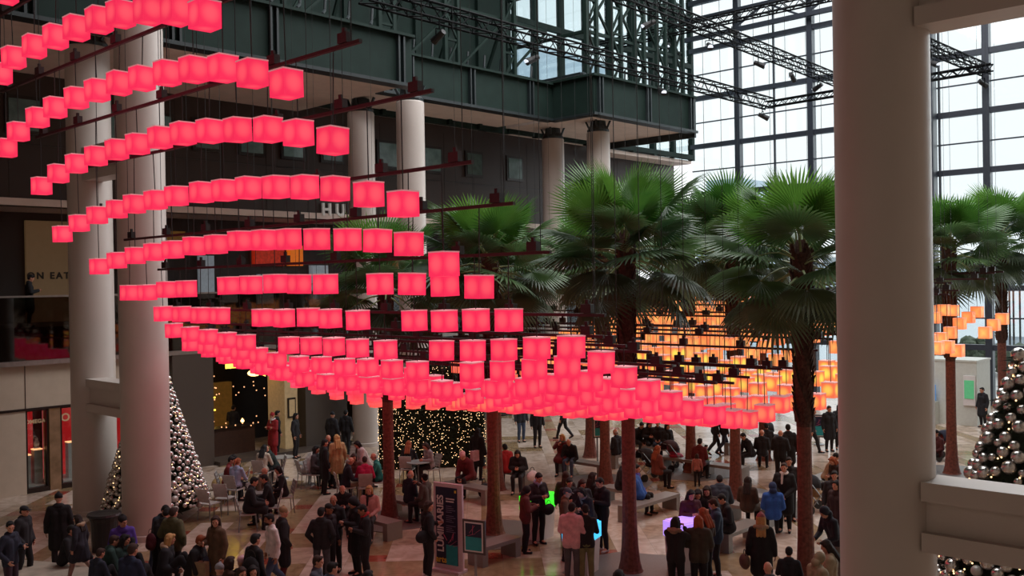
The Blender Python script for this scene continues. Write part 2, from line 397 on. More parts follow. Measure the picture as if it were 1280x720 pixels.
t = thing('steel_girder', 'short dark green steel girder turning the corner to the projecting bay', 'steel girder', (34.6, 27.3, 14.2), 0, 'dark green steel girders')
b = B(); bx(b, 0, .12, 0, 2.6, .12, 1.8); obj('web_plate', b, M['steel_green'], t)
b = B(); bx(b, -.2, .3, -.2, 2.6, 0, .12); obj('bottom_flange', b, M['steel_dark'], t)
b = B(); bx(b, -.2, .3, -.2, 2.6, 1.78, 1.88); obj('top_flange', b, M['steel_green'], t)
t = thing('steel_girder', 'dark end return of the far green girder next to the glass wall', 'steel girder', (43.0, 27.3, 14.0), 0, 'dark green steel girders')
b = B(); bx(b, 0, .14, 0, 6, 0, 2.1); obj('web_plate', b, M['steel_dark'], t)
# white columns
def column(u, w, dia, ztop, lab, cap=True):
    t = thing('column', lab, 'column', (u, w, 0), 0, 'round white columns')
    r = dia / 2
    b = B(); add_lathe(b, [(r, .15), (r, ztop - .06), (r * .985, ztop - .02), (r * .95, ztop)], 48); obj('shaft', b, M['column_white'], t, smooth=True).data.set_sharp_from_angle(angle=.6)
    b = B(); add_lathe(b, [(r + .06, 0), (r + .06, .14), (r + .01, .16)], 48); obj('base', b, M['column_white'], t)
    if cap:
        b = B(); add_lathe(b, [(r * .93, ztop - .02), (r * .97, ztop + .1), (r * .72, ztop + .3), (r * .66, ztop + .55)], 16)
        for k in range(4):
            a = k * PI / 2 + .5; add_bar(b, (math.cos(a) * r * .7, math.sin(a) * r * .7, ztop + .1), (math.cos(a) * r * 1.1, math.sin(a) * r * 1.1, ztop + .6), .09)
        obj('capital', b, M['steel_dark'], t)
    return t
column(11.86, 24.7, 1.24, 13.55, 'tall white round column on the left, nearer of the tied pair')
column(12.16, 28.6, 1.24, 13.75, 'tall white round column on the left, behind its nearer twin')
column(24.6, 28.5, 1.1, 13.7, 'white round column in the middle distance, right one of that pair')
column(24.6, 31.6, 1.1, 13.7, 'white round column in the middle distance, left one of that pair')
column(36.8, 28.8, 1.12, 13.8, 'far white column behind the palms, right one under the corner girder')
column(36.8, 31.7, 1.12, 13.8, 'far white column behind the palms, left one under the corner girder')
column(12.61, 5.13, 1.2, 26.9, 'massive white round column close by on the right', cap=False)
def tie(u, w0, w1, z0, z1, lab):
    t = thing('tie_beam', lab, 'beam', (u, w0, z0), 0, 'white beams tying column pairs'); h = z1 - z0; L = w1 - w0
    b = B(); bx(b, -.30, .30, 0, L, h - .24, h); obj('top_flange', b, M['column_white'], t)
    b = B(); bx(b, -.30, .30, 0, L, 0, .24); obj('bottom_flange', b, M['column_white'], t)
    b = B(); bx(b, -.18, .18, 0, L, .24, h - .24); obj('web', b, M['column_white'], t)
tie(12.0, 25.25, 28.05, 3.07, 4.02, 'low white tie beam between the two left columns')
tie(12.0, 25.25, 28.05, 9.75, 10.7, 'high white tie beam between the two left columns')
tie(12.61, -1.5, 4.58, 3.12, 4.0, 'low white beam running right from the big near column')
tie(12.61, -1.5, 4.58, 9.75, 11.0, 'high white beam running right from the big near column, top of picture')
# lattice posts and walkway above the girders
def lattice(u, w, z0, z1, lab, along='x', wd=.75):
    b = B(); d = Vector((wd, 0, 0)) if along == 'x' else Vector((0, wd, 0)); o = Vector((u, w, 0))
    for s in (0, 1): add_bar(b, o + d * s + Vector((0, 0, z0)), o + d * s + Vector((0, 0, z1)), .17)
    z = z0; k = 0
    while z < z1 - .6:
        add_bar(b, o + d * (k % 2) + Vector((0, 0, z)), o + d * (1 - k % 2) + Vector((0, 0, z + 1.25)), .09)
        add_bar(b, o + Vector((0, 0, z)), o + d + Vector((0, 0, z)), .09); z += 1.25; k += 1
    tag(obj('lattice_post', b, M['steel_green']), lab, 'steel lattice post', 'green lattice posts above the girders')
for i, (u, w) in enumerate(((19.5, 29.4), (24.6, 30.3), (28.2, 30.3), (31.8, 30.3))):
    lattice(u, w, 15.9, 26.9, 'green steel lattice post above the left girders, %s from the left' % ORD[i + 1])
for i, (u, w) in enumerate(((35.0, 28.0), (36.9, 28.0), (38.8, 28.0), (40.7, 28.0), (42.3, 28.0))):
    lattice(u, w, 16.0, 26.9, 'green steel lattice post above the far corner girder, %s from the left' % ORD[i + 1])
b = B()
for u in (35.0, 43.0):
    pass
for z in (18.2, 20.6, 23.0): bx(b, 35, 43, 28.0, 28.14, z, z + .14); bx(b, 35, 35.14, 28, 33, z, z + .14)
for k in range(4):
    for z in (18.2, 20.6): add_bar(b, (35 + 2 * k, 28.1, z), (37 + 2 * k, 28.1, z + 2.4), .1); add_bar(b, (37 + 2 * k, 28.1, z), (35 + 2 * k, 28.1, z + 2.4), .1)
tag(obj('bracing_frame', b, M['steel_green']), 'green steel bracing of crossed bars above the far corner girder', 'steel frame', 'green bracing frames')
b = B()
for z in (18.6, 22): bx(b, -2, 35, 30.4, 30.55, z, z + .15)
for k in range(11): add_bar(b, (2 + 3 * k, 30.5, 15.9), (5 + 3 * k, 30.5, 18.6), .1); add_bar(b, (2 + 3 * k, 31.5, 16.6), (2 + 3 * k, 30.5, 18.6), .12)
tag(obj('bracing_frame', b, M['steel_green']), 'dark green steel bracing above the long left girders', 'steel frame', 'green bracing frames')
b = B(); bx(b, -2, 34.5, 30.6, 32.9, 16.15, 16.3); bx(b, 35, 43, 28.4, 32.9, 16.3, 16.4)
for k in range(40):
    u = 1 + k * 1.05; w = 27.6 if u < 23 else (30.1 if u < 34.3 else 27.7)
    add_tube(b, (u, w, 16.05), (u + .45, w + .5, 16.35), .06, n=6); add_tube(b, (u + .45, w + .5, 16.35), (u + .5, w + .5, 16.9), .05, n=6)
tag(obj('walkway', b, M['steel_dark']), 'dark service walkway with pipes and brackets on top of the girders', 'walkway')
# sprung cables on girders are left to the trusses
def truss(name_lab, p0, p1, wd=.42):
    p0, p1 = Vector(p0), Vector(p1); d = (p1 - p0); L = d.length; d.normalize()
    s = d.cross(Vector((0, 0, 1))).normalized() * wd / 2; v = Vector((0, 0, wd / 2)); b = B()
    for a, c in ((1, 1), (1, -1), (-1, 1), (-1, -1)): add_tube(b, p0 + s * a + v * c, p1 + s * a + v * c, .042, n=6)
    n = int(L / wd)
    for i in range(n):
        q0, q1 = p0 + d * (i * L / n), p0 + d * ((i + 1) * L / n); k = 1 if i % 2 else -1
        for a in (1, -1): add_tube(b, q0 + s * a + v * k, q1 + s * a - v * k, .022, n=4, cap=False)
        for c in (1, -1): add_tube(b, q0 + s * k + v * c, q1 - s * k + v * c, .022, n=4, cap=False)
    return tag(obj('lighting_truss', b, M['truss']), name_lab, 'lighting truss', 'black lighting trusses under the roof')
TR = []
def tr_px(lab, a, b, z, wd=.42):
    p0, p1 = at_z(a[0], a[1], z), at_z(b[0], b[1], z); TR.append((p0, p1)); truss(lab, p0, p1, wd)
tr_px('long black box truss crossing in front of the green girders', (455, -8), (962, 130), 15.6, .5)
tr_px('black box truss above the far corner, slanting down to the big column', (770, -10), (1065, 108), 17.5, .5)
tr_px('black box truss rising to the right in front of the glass wall', (735, 62), (1065, -12), 19.5)
tr_px('black box truss in the gap right of the big column', (1120, 40), (1232, 88), 16.9, .45)
tr_px('slim black box truss level with the glass wall, ending behind the big column', (958, 131), (1240, 84), 16.2, .3)
def stage_light(p, aim, lab):
    t = thing('stage_light', lab, 'spotlight', p, aim, 'black spotlights on the trusses')
    b = B(); add_tube(b, (0, 0, 0), (0, 0, -.3), .025, n=6); add_bar(b, (-.16, 0, -.3), (.16, 0, -.3), .03); add_bar(b, (-.16, 0, -.3), (-.16, 0, -.55), .03); add_bar(b, (.16, 0, -.3), (.16, 0, -.55), .03); obj('yoke', b, M['truss'], t)
    b = B(); add_tube(b, (0, -.2, -.42), (0, .3, -.66), .10, .14, n=12); obj('lamp_body', b, M['box_black'], t)
    b = B(); add_tube(b, (0, .295, -.655), (0, .305, -.665), .12, .12, n=12); obj('lens', b, M['lens'], t)
nm = ['first', 'second', 'third', 'fourth', 'fifth', 'sixth']
for ti, (lab, fs) in enumerate((('long truss before the girders', (.12, .3, .62, .97)), ('truss slanting to the big column', (.1, .3, .5, .66, .8)), ('rising truss by the glass wall', (.35, .6)), ('truss right of the big column', (.35, .95)))):
    for k, f in enumerate(fs):
        p = TR[ti][0].lerp(TR[ti][1], f); stage_light(p - Vector((0, 0, .2)), 1.3 * k + ti, 'black spotlight, %s from the left on the %s' % (nm[k], lab))
# ------------------------------------------------------------------ shop side details
def case(u0, u1, lab, word, wx, wz, size):
    t = thing('display_window', lab, 'shop window', (u0, W1, 0), 0, 'red jewellery windows'); L = u1 - u0
    b = B(); bx(b, 0, .07, -.1, .1, 0, 2.75); bx(b, L - .07, L, -.1, .1, 0, 2.75); bx(b, 0, L, -.1, .1, 2.66, 2.75); bx(b, 0, L, -.14, .14, 0, .16); obj('frame', b, M['bronze'], t)
    b = B(); bx(b, 0, L, 1.3, 1.4, .16, 2.7); obj('back_panel', b, M['case_red'], t)
    b = B(); bx(b, 0, L, .05, 1.3, .10, .2); obj('window_floor', b, M['case_stone'], t)
    b = B(); bx(b, .07, L - .07, -.01, .01, .16, 2.66); obj('pane', b, M['glass'], t)
    if word: text_obj('lettering', word, size, M['letter_gold'], t, plane_mtx((wx, .05, wz), (1, 0, 0), (0, 0, 1)), .01, .006, 1.15)
    return t
case(11.76, 12.5, 'red lit shop window with the full gold name, left bay', 'OMEGA', .37, 2.3, .165)
case(12.85, 15.6, 'red lit shop window partly behind the left columns, large gold letters', 'OM', .40, 2.32, .36)
case(15.6, 16.7, 'narrow red lit shop window between the two left columns', '', 0, 0, .2)
b = B(); bx(b, 12.5, 12.85, W1 - .15, W1 + .4, 0, 2.75); tag(obj('glass_pillar', b, mat('pillar_lit', '#6a5244', .3, var=.4, scale=3, emit='#c08a50', es=.06)), 'lit bronze pillar dividing the two red shop windows', 'pillar')
for u, h, lab in ((11.98, 1.15, 'left pedestal in the red shop window'), (12.34, 1.3, 'second pedestal in the red shop window, holding a white necklace bust'), (13.45, 1.4, 'pedestal in the right red shop window beside the column')):
    t = thing('display_pedestal', 'pale stone ' + lab, 'pedestal', (u, W1 + .55, .2), 0, 'stone pedestals in the red windows')
    b = B(); bx(b, -.13, .13, -.13, .13, 0, h - .2); obj('block', b, M['case_stone'], t)
    b = B(); bx(b, -.14, .14, -.14, .14, h - .2, h - .17); obj('lit_top', b, M['case_lit'], t)
b = B(); add_ell(b, (0, 0, .16), (.09, .07, .14)); add_ell(b, (0, 0, .03), (.12, .1, .04)); add_ell(b, (0, 0, .31), (.05, .05, .07)); tag(obj('necklace_bust', b, M['white_plain'], loc=(12.34, W1 + .55, 1.33), smooth=True), 'small white necklace bust on the second shop pedestal', 'display bust')
# gallery sign wall
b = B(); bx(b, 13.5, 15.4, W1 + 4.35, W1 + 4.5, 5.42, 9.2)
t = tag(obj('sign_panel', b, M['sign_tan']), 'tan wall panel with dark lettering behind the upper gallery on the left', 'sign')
pA, pB = at_y(40, 345, W1 + 4.3), at_y(82, 345, W1 + 4.3)
text_obj('lettering', 'ON EAT', .34, M['letter_dark'], t, plane_mtx(((pA.x + pB.x) / 2, W1 + 4.34, pA.z), (1, 0, 0), (0, 0, 1)), .01, .012, 1.35)
pA, pB = at_y(399, 262, W1 + 1.5), at_y(434, 262, W1 + 1.5)
hs = tag(link('shop_sign', None, None, ((pA.x + pB.x) / 2, W1 + 1.5, pA.z)), 'pale raised letters on the dark upper wall beside the palm fronds', 'sign')
text_obj('letter', 'H', .72, M['letter_pale'], hs, plane_mtx(((pA.x - pB.x) / 2 + .38, 0, 0), (1, 0, 0), (0, 0, 1)), .05, .02)
text_obj('letter', 'U', .72, M['letter_pale'], hs, plane_mtx(((pB.x - pA.x) / 2 - .38, 0, 0), (1, 0, 0), (0, 0, 1)), .05, .02)
# gallery shop displays
gd = [(17.2, 18.0, 6.0, 7.6, 'shop_warm'), (20.4, 21.1, 6.2, 7.9, 'goods_pale'), (21.5, 22.2, 6.0, 7.0, 'goods_pale'), (23.0, 24.6, 7.6, 8.5, 'goods_red'), (24.8, 25.6, 7.6, 8.4, 'goods_orange'), (23.2, 24.0, 5.9, 7.1, 'goods_pale'), (26, 27, 5.8, 7.5, 'goods_pale'), (28.5, 30, 6.2, 8, 'goods_red'), (31, 32.4, 6, 8, 'shop_warm'), (19, 19.8, 8.1, 8.9, 'shop_warm')]
for i, (u0, u1, z0, z1, m) in enumerate(gd):
    b = B(); bx(b, u0 + .06, u1 - .06, W1 + 4.28, W1 + 4.34, z0, z1); bx(b, u0, u1, W1 + 4.34, W1 + 4.48, z0 - .06, z1 + .06)
    tag(obj('goods_display', b, M[m]), '%s display of goods on the gallery shop wall, %s of ten' % ({'shop_warm': 'amber', 'goods_pale': 'pale', 'goods_red': 'red', 'goods_orange': 'orange'}[m], ORD[i + 1]), 'shop display', 'gallery shop displays')
# dark shop with warm interior behind the left tree
t = thing('shop_counter', 'dark wooden counter inside the warm lit shop behind the left tree', 'counter', (18.6, W1 + 1.3, 0))
b = B(); bx(b, 0, 2.3, -.25, .25, 0, 1.05); obj('front_panel', b, M['wood_counter'], t)
b = B(); bx(b, -.05, 2.35, -.32, .32, 1.05, 1.1); obj('counter_top', b, M['bronze'], t)
t = thing('shelf_unit', 'lit shelves of small goods at the back of the warm shop', 'shelves', (19.0, W1 + 3.6, 0))
b = B(); bx(b, 0, 2.4, 0, .3, 0, 2.6); obj('carcass', b, M['shop_warm'], t)
for k in range(5):
    b = B(); bx(b, .1, 1.5 + .1 * (k % 2), -.06, 0, 1.2 + .26 * k, 1.26 + .26 * k); obj('lit_shelf', b, M['lamp_yellow'] if k % 2 else M['case_lit'], t)
for i, (x, y, m, r) in enumerate(((303, 526, 'lamp_warm', .07), (263, 505, 'lamp_warm', .06), (318, 466, 'lamp_warm', .14), (330, 467, 'lamp_yellow', .09), (352, 453, 'lamp_white', .08))):
    p = at_y(x, y, W1 + .8); b = B(); add_ell(b, (0, 0, 0), (r * (2.2 if i == 2 else 1), r, r), sub=2); add_lathe(b, [(r * .5, r * .8), (r * .2, r * 1.5)], 10)
    tag(obj('pendant_lamp', b, M[m], loc=p, smooth=True), 'small warm pendant lamp in the dark shop doorway, %s of five' % ORD[i + 1], 'lamp', 'warm shop lamps')
p = at_y(293, 453, W1 - .1)
b = B(); bx(b, -.3, .3, 0, .05, .06, .16); bx(b, -.28, .28, 0, .05, -.14, -.04); bx(b, -.34, .34, .05, .08, -.22, .22)
tag(obj('lit_sign', b, M['lamp_yellow'], loc=p), 'small yellow lit sign of two bars above the dark shop entrance', 'sign')
b = B(); random.seed(4)
for k in range(46):
    add_ell(b, (random.uniform(18.4, 21.4), random.uniform(W1 + .3, W1 + 2), random.uniform(2.2, 3.6) if k % 3 else random.uniform(1.12, 1.4)), (.028, .028, .028), sub=1)
o = obj('garland', b, M['case_lit']); tag(o, 'garland of tiny lights and baubles inside the warm shop', 'garland'); o['kind'] = 'stuff'
b = B(); bx(b, 21.62, 21.98, W1 - .26, W1 - .2, 1.35, 2.15)
t = tag(obj('wall_frame', b, M['bronze']), 'small dark framed notice on the cream pier by the shop', 'framed notice')
b = B(); bx(b, 21.67, 21.93, W1 - .27, W1 - .255, 1.42, 2.08); obj('sheet', b, M['cream_pier'], t)
b = B(); bx(b, 18.3, 21.5, W1 - .8, W1 + .4, 0, .14); bx(b, 21.5, 24.4, W1 - .9, W1 - .3, 0, .14); struct('trim_4', b, M['granite_pier'])
for k, (u0, u1) in enumerate(((28.0, 31.5), (33, 36.5), (38, 41.5), (43, 46.5))):
    t = thing('shopfront', 'dark glazed shopfront on the ground floor, %s bay beyond the middle columns' % ORD[k + 1], 'shopfront', (u0, W1, 0), 0, 'dark shopfronts under the gallery'); L = u1 - u0
    b = B(); bx(b, 0, .1, -.06, .06, 0, 4.2); bx(b, L - .1, L, -.06, .06, 0, 4.2); bx(b, L / 2 - .05, L / 2 + .05, -.06, .06, 0, 4.2); bx(b, 0, L, -.06, .06, 2.6, 2.7); obj('frame', b, M['bronze'], t)
    b = B(); bx(b, 0, L, 2.0, 2.1, 0, 4.2); obj('back_panel', b, M['shop_warm'], t)
    b = B(); bx(b, .1, L - .1, -.01, .01, 0, 4.2); obj('pane', b, M['glass_dark'], t)
# ------------------------------------------------------------------ outside
b = B(); bx(b, 52.2, 75, -60, 60, -.4, -.15); struct('ground_plaza', b, M['plaza'])
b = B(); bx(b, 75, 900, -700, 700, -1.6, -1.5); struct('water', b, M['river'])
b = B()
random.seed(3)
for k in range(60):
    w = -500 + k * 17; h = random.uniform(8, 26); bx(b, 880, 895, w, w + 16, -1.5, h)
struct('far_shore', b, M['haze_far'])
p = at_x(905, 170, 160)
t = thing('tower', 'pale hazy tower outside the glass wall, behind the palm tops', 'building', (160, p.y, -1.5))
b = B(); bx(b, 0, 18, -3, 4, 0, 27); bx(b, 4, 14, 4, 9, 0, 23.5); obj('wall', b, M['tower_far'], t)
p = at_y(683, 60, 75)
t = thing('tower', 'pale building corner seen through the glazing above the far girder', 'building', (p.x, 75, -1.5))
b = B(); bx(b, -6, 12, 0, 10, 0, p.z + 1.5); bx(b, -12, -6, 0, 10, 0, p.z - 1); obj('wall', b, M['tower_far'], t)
for i, x in enumerate((1262, 1267, 1275)):
    q = at_x(x, 394 - 4 * (i == 0), 72); t = thing('street_lamp', 'street lamp on the promenade outside, %s of three from the left' % ORD[i + 1], 'street lamp', (72, q.y, -.15), 0, 'promenade lamps')
    b = B(); add_lathe(b, [(.22, 0), (.18, .5), (.07, .7), (.06, 6.0)], 10); obj('pole', b, M['steel_dark'], t)
    b = B(); add_lathe(b, [(.08, 6.0), (.24, 6.15), (.26, 6.6), (.05, 6.9)], 10); obj('lantern_head', b, M['steel_dark'], t)
for i, (x, y, u) in enumerate(((1276, 410, 98), (1230, 420, 88), (1276, 428, 79))):
    q = at_x(x, y, u); t = thing('boat', 'white motor boat moored outside the glass wall, %s of three' % ORD[i + 1], 'boat', (u, q.y, -1.5), 1.2, 'moored boats')
    b = B(); add_lathe(b, [(.8, 0), (1.4, .9), (1.5, 1.3)], 12); bmesh.ops.scale(b, vec=(2.6, .9, 1), verts=b.verts); obj('hull', b, M['boat_white'], t)
    b = B(); bx(b, -1.2, 1.4, -.7, .7, 1.3, 2.3); obj('cabin', b, M['goods_pale'], t)
for i, (x, u, h) in enumerate(((1225, 70, 2.2), (1262, 69, 1.9), (1275, 69, 1.6), (1195, 70, 1.7))):
    q = at_x(x, 440, u); b = B(); random.seed(i)
    for k in range(26): add_ell(b, (random.uniform(-.9, .9), random.uniform(-.9, .9), random.uniform(.3, h)), (.5, .5, .45), sub=1)
    tag(obj('shrub', b, M['shrub'], loc=(u, q.y, -.15)), 'grey green shrub on the plaza outside, %s from the left' % ORD[(i + 1) % 4 + 1 if i < 3 else 1], 'shrub', 'shrubs on the plaza')
# ------------------------------------------------------------------ palms
TRUNKS = []
def frond_mesh(seed, R, plen, droop, spread=150, n=46):
    rnd = random.Random(seed); b = B()
    # petiole along +X, slightly arched
    pts = [Vector((plen * s, 0, .10 * math.sin(PI * s) * plen - .06 * plen * s * s)) for s in (0, .25, .5, .75, 1)]
    for i in range(4): add_bar(b, pts[i], pts[i + 1], .045 - .006 * i, .03 - .003 * i)
    for f in b.faces: f.material_index = 1
    o = pts[-1]; da = math.radians(2 * spread) / n
    for i in range(n):
        a = -math.radians(spread) + (i + .5) * da; k = abs(a) / math.radians(spread)
        L = R * (1 - .32 * k * k) * rnd.uniform(.9, 1.04); d = Vector((math.cos(a), math.sin(a), 0)); s = Vector((-math.sin(a), math.cos(a), 0))
        def P(r, side, lift):
            q = o + d * (r * L) + s * side; q.z += lift - droop * (r * L) ** 2 * (1 + .5 * k) - .05 * k * r; return q
        w1, w2 = math.tan(da / 2) * .58 * L * 1.02, math.tan(da / 2) * .80 * L * .55
        dr = droop * rnd.uniform(.1, .9) * .5
        v0 = b.verts.new(P(.03, 0, 0)); l1, c1, r1 = b.verts.new(P(.58, -w1, -.012)), b.verts.new(P(.58, 0, .018)), b.verts.new(P(.58, w1, -.012))
        l2, r2 = b.verts.new(P(.82, -w2, -.02 - dr * .3)), b.verts.new(P(.82, w2, -.02 - dr * .3)); tp = b.verts.new(P(1.06, rnd.uniform(-.02, .02), -.05 - dr))
        for q in ((v0, l1, c1), (v0, c1, r1), (l1, l2, c1), (c1, l2, r2), (c1, r2, r1), (l2, tp, r2)): b.faces.new(q)
    return new_mesh(b, 'frond', [M['leaf'], M['petiole']])
FR = {'young': [frond_mesh(k, 1.12, .85, .02, 115) for k in (1, 2)], 'mid': [frond_mesh(k, 1.12, 1.05, .10, 150) for k in (3, 4, 5)], 'old': [frond_mesh(k, 1.02, 1.05, .26, 150) for k in (6, 7)]}
for k, mm in (('young', 'leaf_young'), ('old', 'leaf_old')):
    for me in FR[k]: me.materials[0] = M[mm]
def trunk_mesh(h, seed):
    b = B(); rnd = random.Random(seed); prof = [(.31, 0), (.27, .06), (.225, .25), (.19, .6), (.165, 1.2), (.155, 2.2), (.152, h * .52)]
    add_lathe(b, prof, 14)
    z = h * .5; n = 11; kk = 0
    ph = rnd.random()
    add_lathe(b, [(.155, z - .1), (.17, z + .3), (.175, h - .5), (.21, h - .1), (.1, h + .2)], 14)
    nf = len(b.faces)
    while z < h - .05:
        for i in range(5):
            a = 2 * PI * (i / 5 + ph) + kk * 1.1; d = Vector((math.cos(a), math.sin(a), 0)); sfc = Vector((-d.y, d.x, 0)); r = .15 + .05 * (z / h)
            A = d * r + Vector((0, 0, z)); T = d * (r + rnd.uniform(.035, .075)) + Vector((0, 0, z + .2))
            v = [b.verts.new(A - sfc * .07), b.verts.new(A + sfc * .07), b.verts.new(T + sfc * .035), b.verts.new(T - sfc * .035), b.verts.new(d * r * .9 + Vector((0, 0, z + .16)))]
            b.faces.new(v[:4]); b.faces.new((v[3], v[2], v[4])); b.faces.new((v[0], v[3], v[4])); b.faces.new((v[1], v[4], v[2]))
        z += .11; kk += 1
    for i, f in enumerate(b.faces):
        if f.calc_center_median().z > h * .5: f.material_index = 1
    return new_mesh(b, 'trunk', [M['trunk'], M['boots']], smooth=False)
def palm(x, y, hz, lab, seed, n=30, base=None, extra=()):
    p = base or at_z(x, y, 0); p = Vector((p.x, p.y, 0)); TRUNKS.append((p.x, p.y)); rnd = random.Random(seed)
    t = thing('palm_tree', lab, 'palm tree', p, 0, 'tall fan palms of the hall')
    link('trunk', trunk_mesh(hz, seed), t)
    for i in range(n):
        s = (i + .5) / n; az = i * 2.39996 + rnd.uniform(-.25, .25)
        el = math.radians(80 - 122 * s + rnd.uniform(-9, 9))        # upright in the middle, hanging at the skirt
        kind = 'young' if s < .3 else ('mid' if s < .72 else 'old'); me = rnd.choice(FR[kind])
        o = link('frond', me, t, Vector((math.cos(az) * .1, math.sin(az) * .1, hz + .15 - .75 * s)))
        sc = rnd.uniform(.92, 1.12) * (1 if s > .12 else .8)
        o.matrix_basis = Matrix.Translation(o.location) @ Matrix.Rotation(az, 4, 'Z') @ Matrix.Rotation(-el, 4, 'Y') @ Matrix.Rotation(rnd.uniform(-.45, .45), 4, 'X') @ Matrix.Scale(sc, 4)
    return p
PP = {}
PP['A'] = palm(487, 648, 6.8, 'fan palm at left with its crown half hidden behind the red lanterns', 1, 26)
PP['B'] = palm(618, 667, 7.3, 'fan palm behind the standing banner and framed poster', 2)
PP['C'] = palm(788, 714, 7.55, 'large fan palm in the centre, nearest full trunk', 3, 32)
PP['D'] = palm(1008, 742, 7.2, 'large fan palm just left of the big near column', 4, 32)
PP['E'] = palm(622, 612, 7.4, 'fan palm trunk close behind the banner palm', 5, 25)
PP['F'] = palm(757, 604, 7.6, 'fan palm behind the people at the glowing pedestals', 6, 25)
PP['G'] = palm(738, 571, 7.6, 'slim far palm trunk beside the seated couple', 7, 22)
PP['H'] = palm(864, 590, 7.8, 'fan palm between the strollers and the child in green', 8, 25)
PP['I'] = palm(920, 622, 7.9, 'fan palm behind the crowd at the purple pedestal', 9, 29)
PP['J'] = palm(1190, 592, 7.7, 'fan palm right of the big column, beside the silver tree', 10, 30)
PP['K'] = palm(1254, 560, 8.2, 'farthest right fan palm rising behind the silver tree', 11, 28)
PP['L'] = palm(955, 575, 8.0, 'fan palm far back in front of the glass wall', 12, 24)
# ------------------------------------------------------------------ lantern canopy
DS = .73
def U(k): return 6.5 + DS * (k - 1)
ROWS = {
 0: [(7, -11), (-20, -2)],
 1: [(1, 92), (17, 72), (43, 58), (69.5, 46), (95.5, 35), (124, 25), (151, 17.5), (185.5, 13), (220.5, 13), (256, 19)],
 2: [(8, 185), (23, 164.5), (47, 147), (69, 134.5), (95.5, 122.5), (121.5, 113), (149, 104), (177.5, 98), (209, 91.5), (242, 87), (279, 85.5), (315.5, 92), (358, 105)],
 3: [(52, 232.5), (73, 217), (95.5, 204.5), (120, 195), (146, 187), (172, 180), (200, 172), (229, 167), (262, 164), (297, 162.5), (335, 162), (373, 166.5), (416, 176)],
 4: [(78, 292.5), (99, 279), (121.5, 269), (146, 261.5), (168, 255), (194.5, 250), (220.5, 245), (252, 240.5), (280.5, 238), (310.5, 235), (345, 234), (381, 234), (419, 236), (461, 243), (504, 255)],
 5: [(124, 333), (146, 325.5), (169, 319.5), (192.5, 315), (216, 312), (242.5, 307.5), (270, 305.5), (299.5, 301), (330, 300), (361, 299), (396, 299), (434.5, 299.5), (472, 301), (511, 305), (555, 330)],
 6: [(162, 366), (184, 365.5), (208, 362), (233, 361), (285.5, 357), (314, 356), (344, 354.5), (374, 355), (407, 355), (475, 355), (515, 355), (556, 356), (599, 358.5)],
 7: [(204, 392), (227, 392.5), (250.5, 394), (275, 394.5), (328, 397), (355, 397.5), (385.5, 396.5), (413, 398), (447.5, 400), (518, 400.5), (555.5, 401), (595, 400), (636, 400)],
 8: [(217.5, 413), (238, 417.5), (260.5, 421), (284, 425), (307.5, 428), (361, 431.5), (389, 432), (417.5, 433), (447, 435), (482, 437), (552, 438), (591, 438), (630, 437), (671, 435), (714, 433.5)],
 9: [(238, 430), (258, 433), (278, 437), (300, 440), (323.5, 444), (346, 450), (374, 455), (402, 456), (431, 458.7), (460, 459), (490, 461), (522, 463), (590, 464.5), (628, 463), (668, 461), (709, 458), (751.5, 452.5)],
 10: [(262, 438), (284, 446), (306, 452), (330, 459), (355, 466), (381, 473), (408, 477), (434, 478), (462, 480.6), (492, 482.6), (522, 484.5), (552.6, 486.5), (621, 485.5), (659, 484), (698, 480), (738, 476), (780, 471)]}
ENDS = {11: (810, 487), 12: (838, 501), 13: (865, 511), 14: (893, 518), 15: (914.5, 523), 16: (934, 524), 17: (956, 516), 18: (975, 505), 19: (995, 503)}
LEFT = {11: (280, 444), 12: (301, 451), 13: (322, 459), 14: (346, 467), 15: (372, 477), 16: (398, 485), 17: (421, 492), 18: (446, 498), 19: (470, 502)}
WE, NC = 9.85, 17
RED, CORAL, ORANGE = (1, .026, .098), (1, .09, .075), (1, .23, .08)
LAN = []       # row, column from the right end, position
rl = random.Random(5)
for k, L in ROWS.items():
    q = [at_x(x, y, U(k)) for x, y in L]; q.sort(key=lambda p: p.y)
    for i, p in enumerate(q): LAN.append([k, i, p])
for k in range(11, 38):
    if k in ENDS:
        e, l = at_x(*ENDS[k], U(k)), at_x(*LEFT[k], U(k)); ze, zl, w0, w1 = e.z, l.z, e.y, l.y
    else:
        w0, w1 = WE - .03 * max(0, k - 28), WE + DS * 16; s = (U(k) - 19.6)
        ze = 3.92 + .085 * s + .12 * math.sin(k * .9); zl = 4.0 + .13 * s + .12 * math.sin(k * .9 + 1)
    idx = 0
    for c in range(NC):
        f = c / (NC - 1); w = w0 + (w1 - w0) * f; z = ze + (zl - ze) * f - .10 * math.sin(PI * f) * (1 if k < 20 else -2.5)
        if k > 19:
            z += .2 * math.sin(c * .8 + k * .35) - (.22 if k < 25 else 0) + rl.uniform(-.06, .06)
            if rl.random() < .04: continue
        elif c in (6, 12) and k < 14: continue
        LAN.append([k, idx, Vector((U(k), w, z))]); idx += 1
def clear(p): return all((p.x - a) ** 2 + (p.y - c) ** 2 > .16 for a, c in TRUNKS)
LAN = [l for l in LAN if clear(l[2])]
cnt = {}
for l in LAN: l[1] = cnt.get(l[0], 0); cnt[l[0]] = l[1] + 1
HS, HW = .178, .158
def shade_me():
    b = B(); r = .012
    vs = [[b.verts.new((sx * HW, sy * HW, z)) for sx, sy in ((-1, -1), (1, -1), (1, 1), (-1, 1))] for z in (-HS, -HS + .012, HS - .012, HS)]
    for A, D in zip(vs, vs[1:]):
        for i in range(4): b.faces.new((A[i], A[(i + 1) % 4], D[(i + 1) % 4], D[i]))
    b.faces.new(vs[0][::-1]); return new_mesh(b, 'shade', M['shade'])
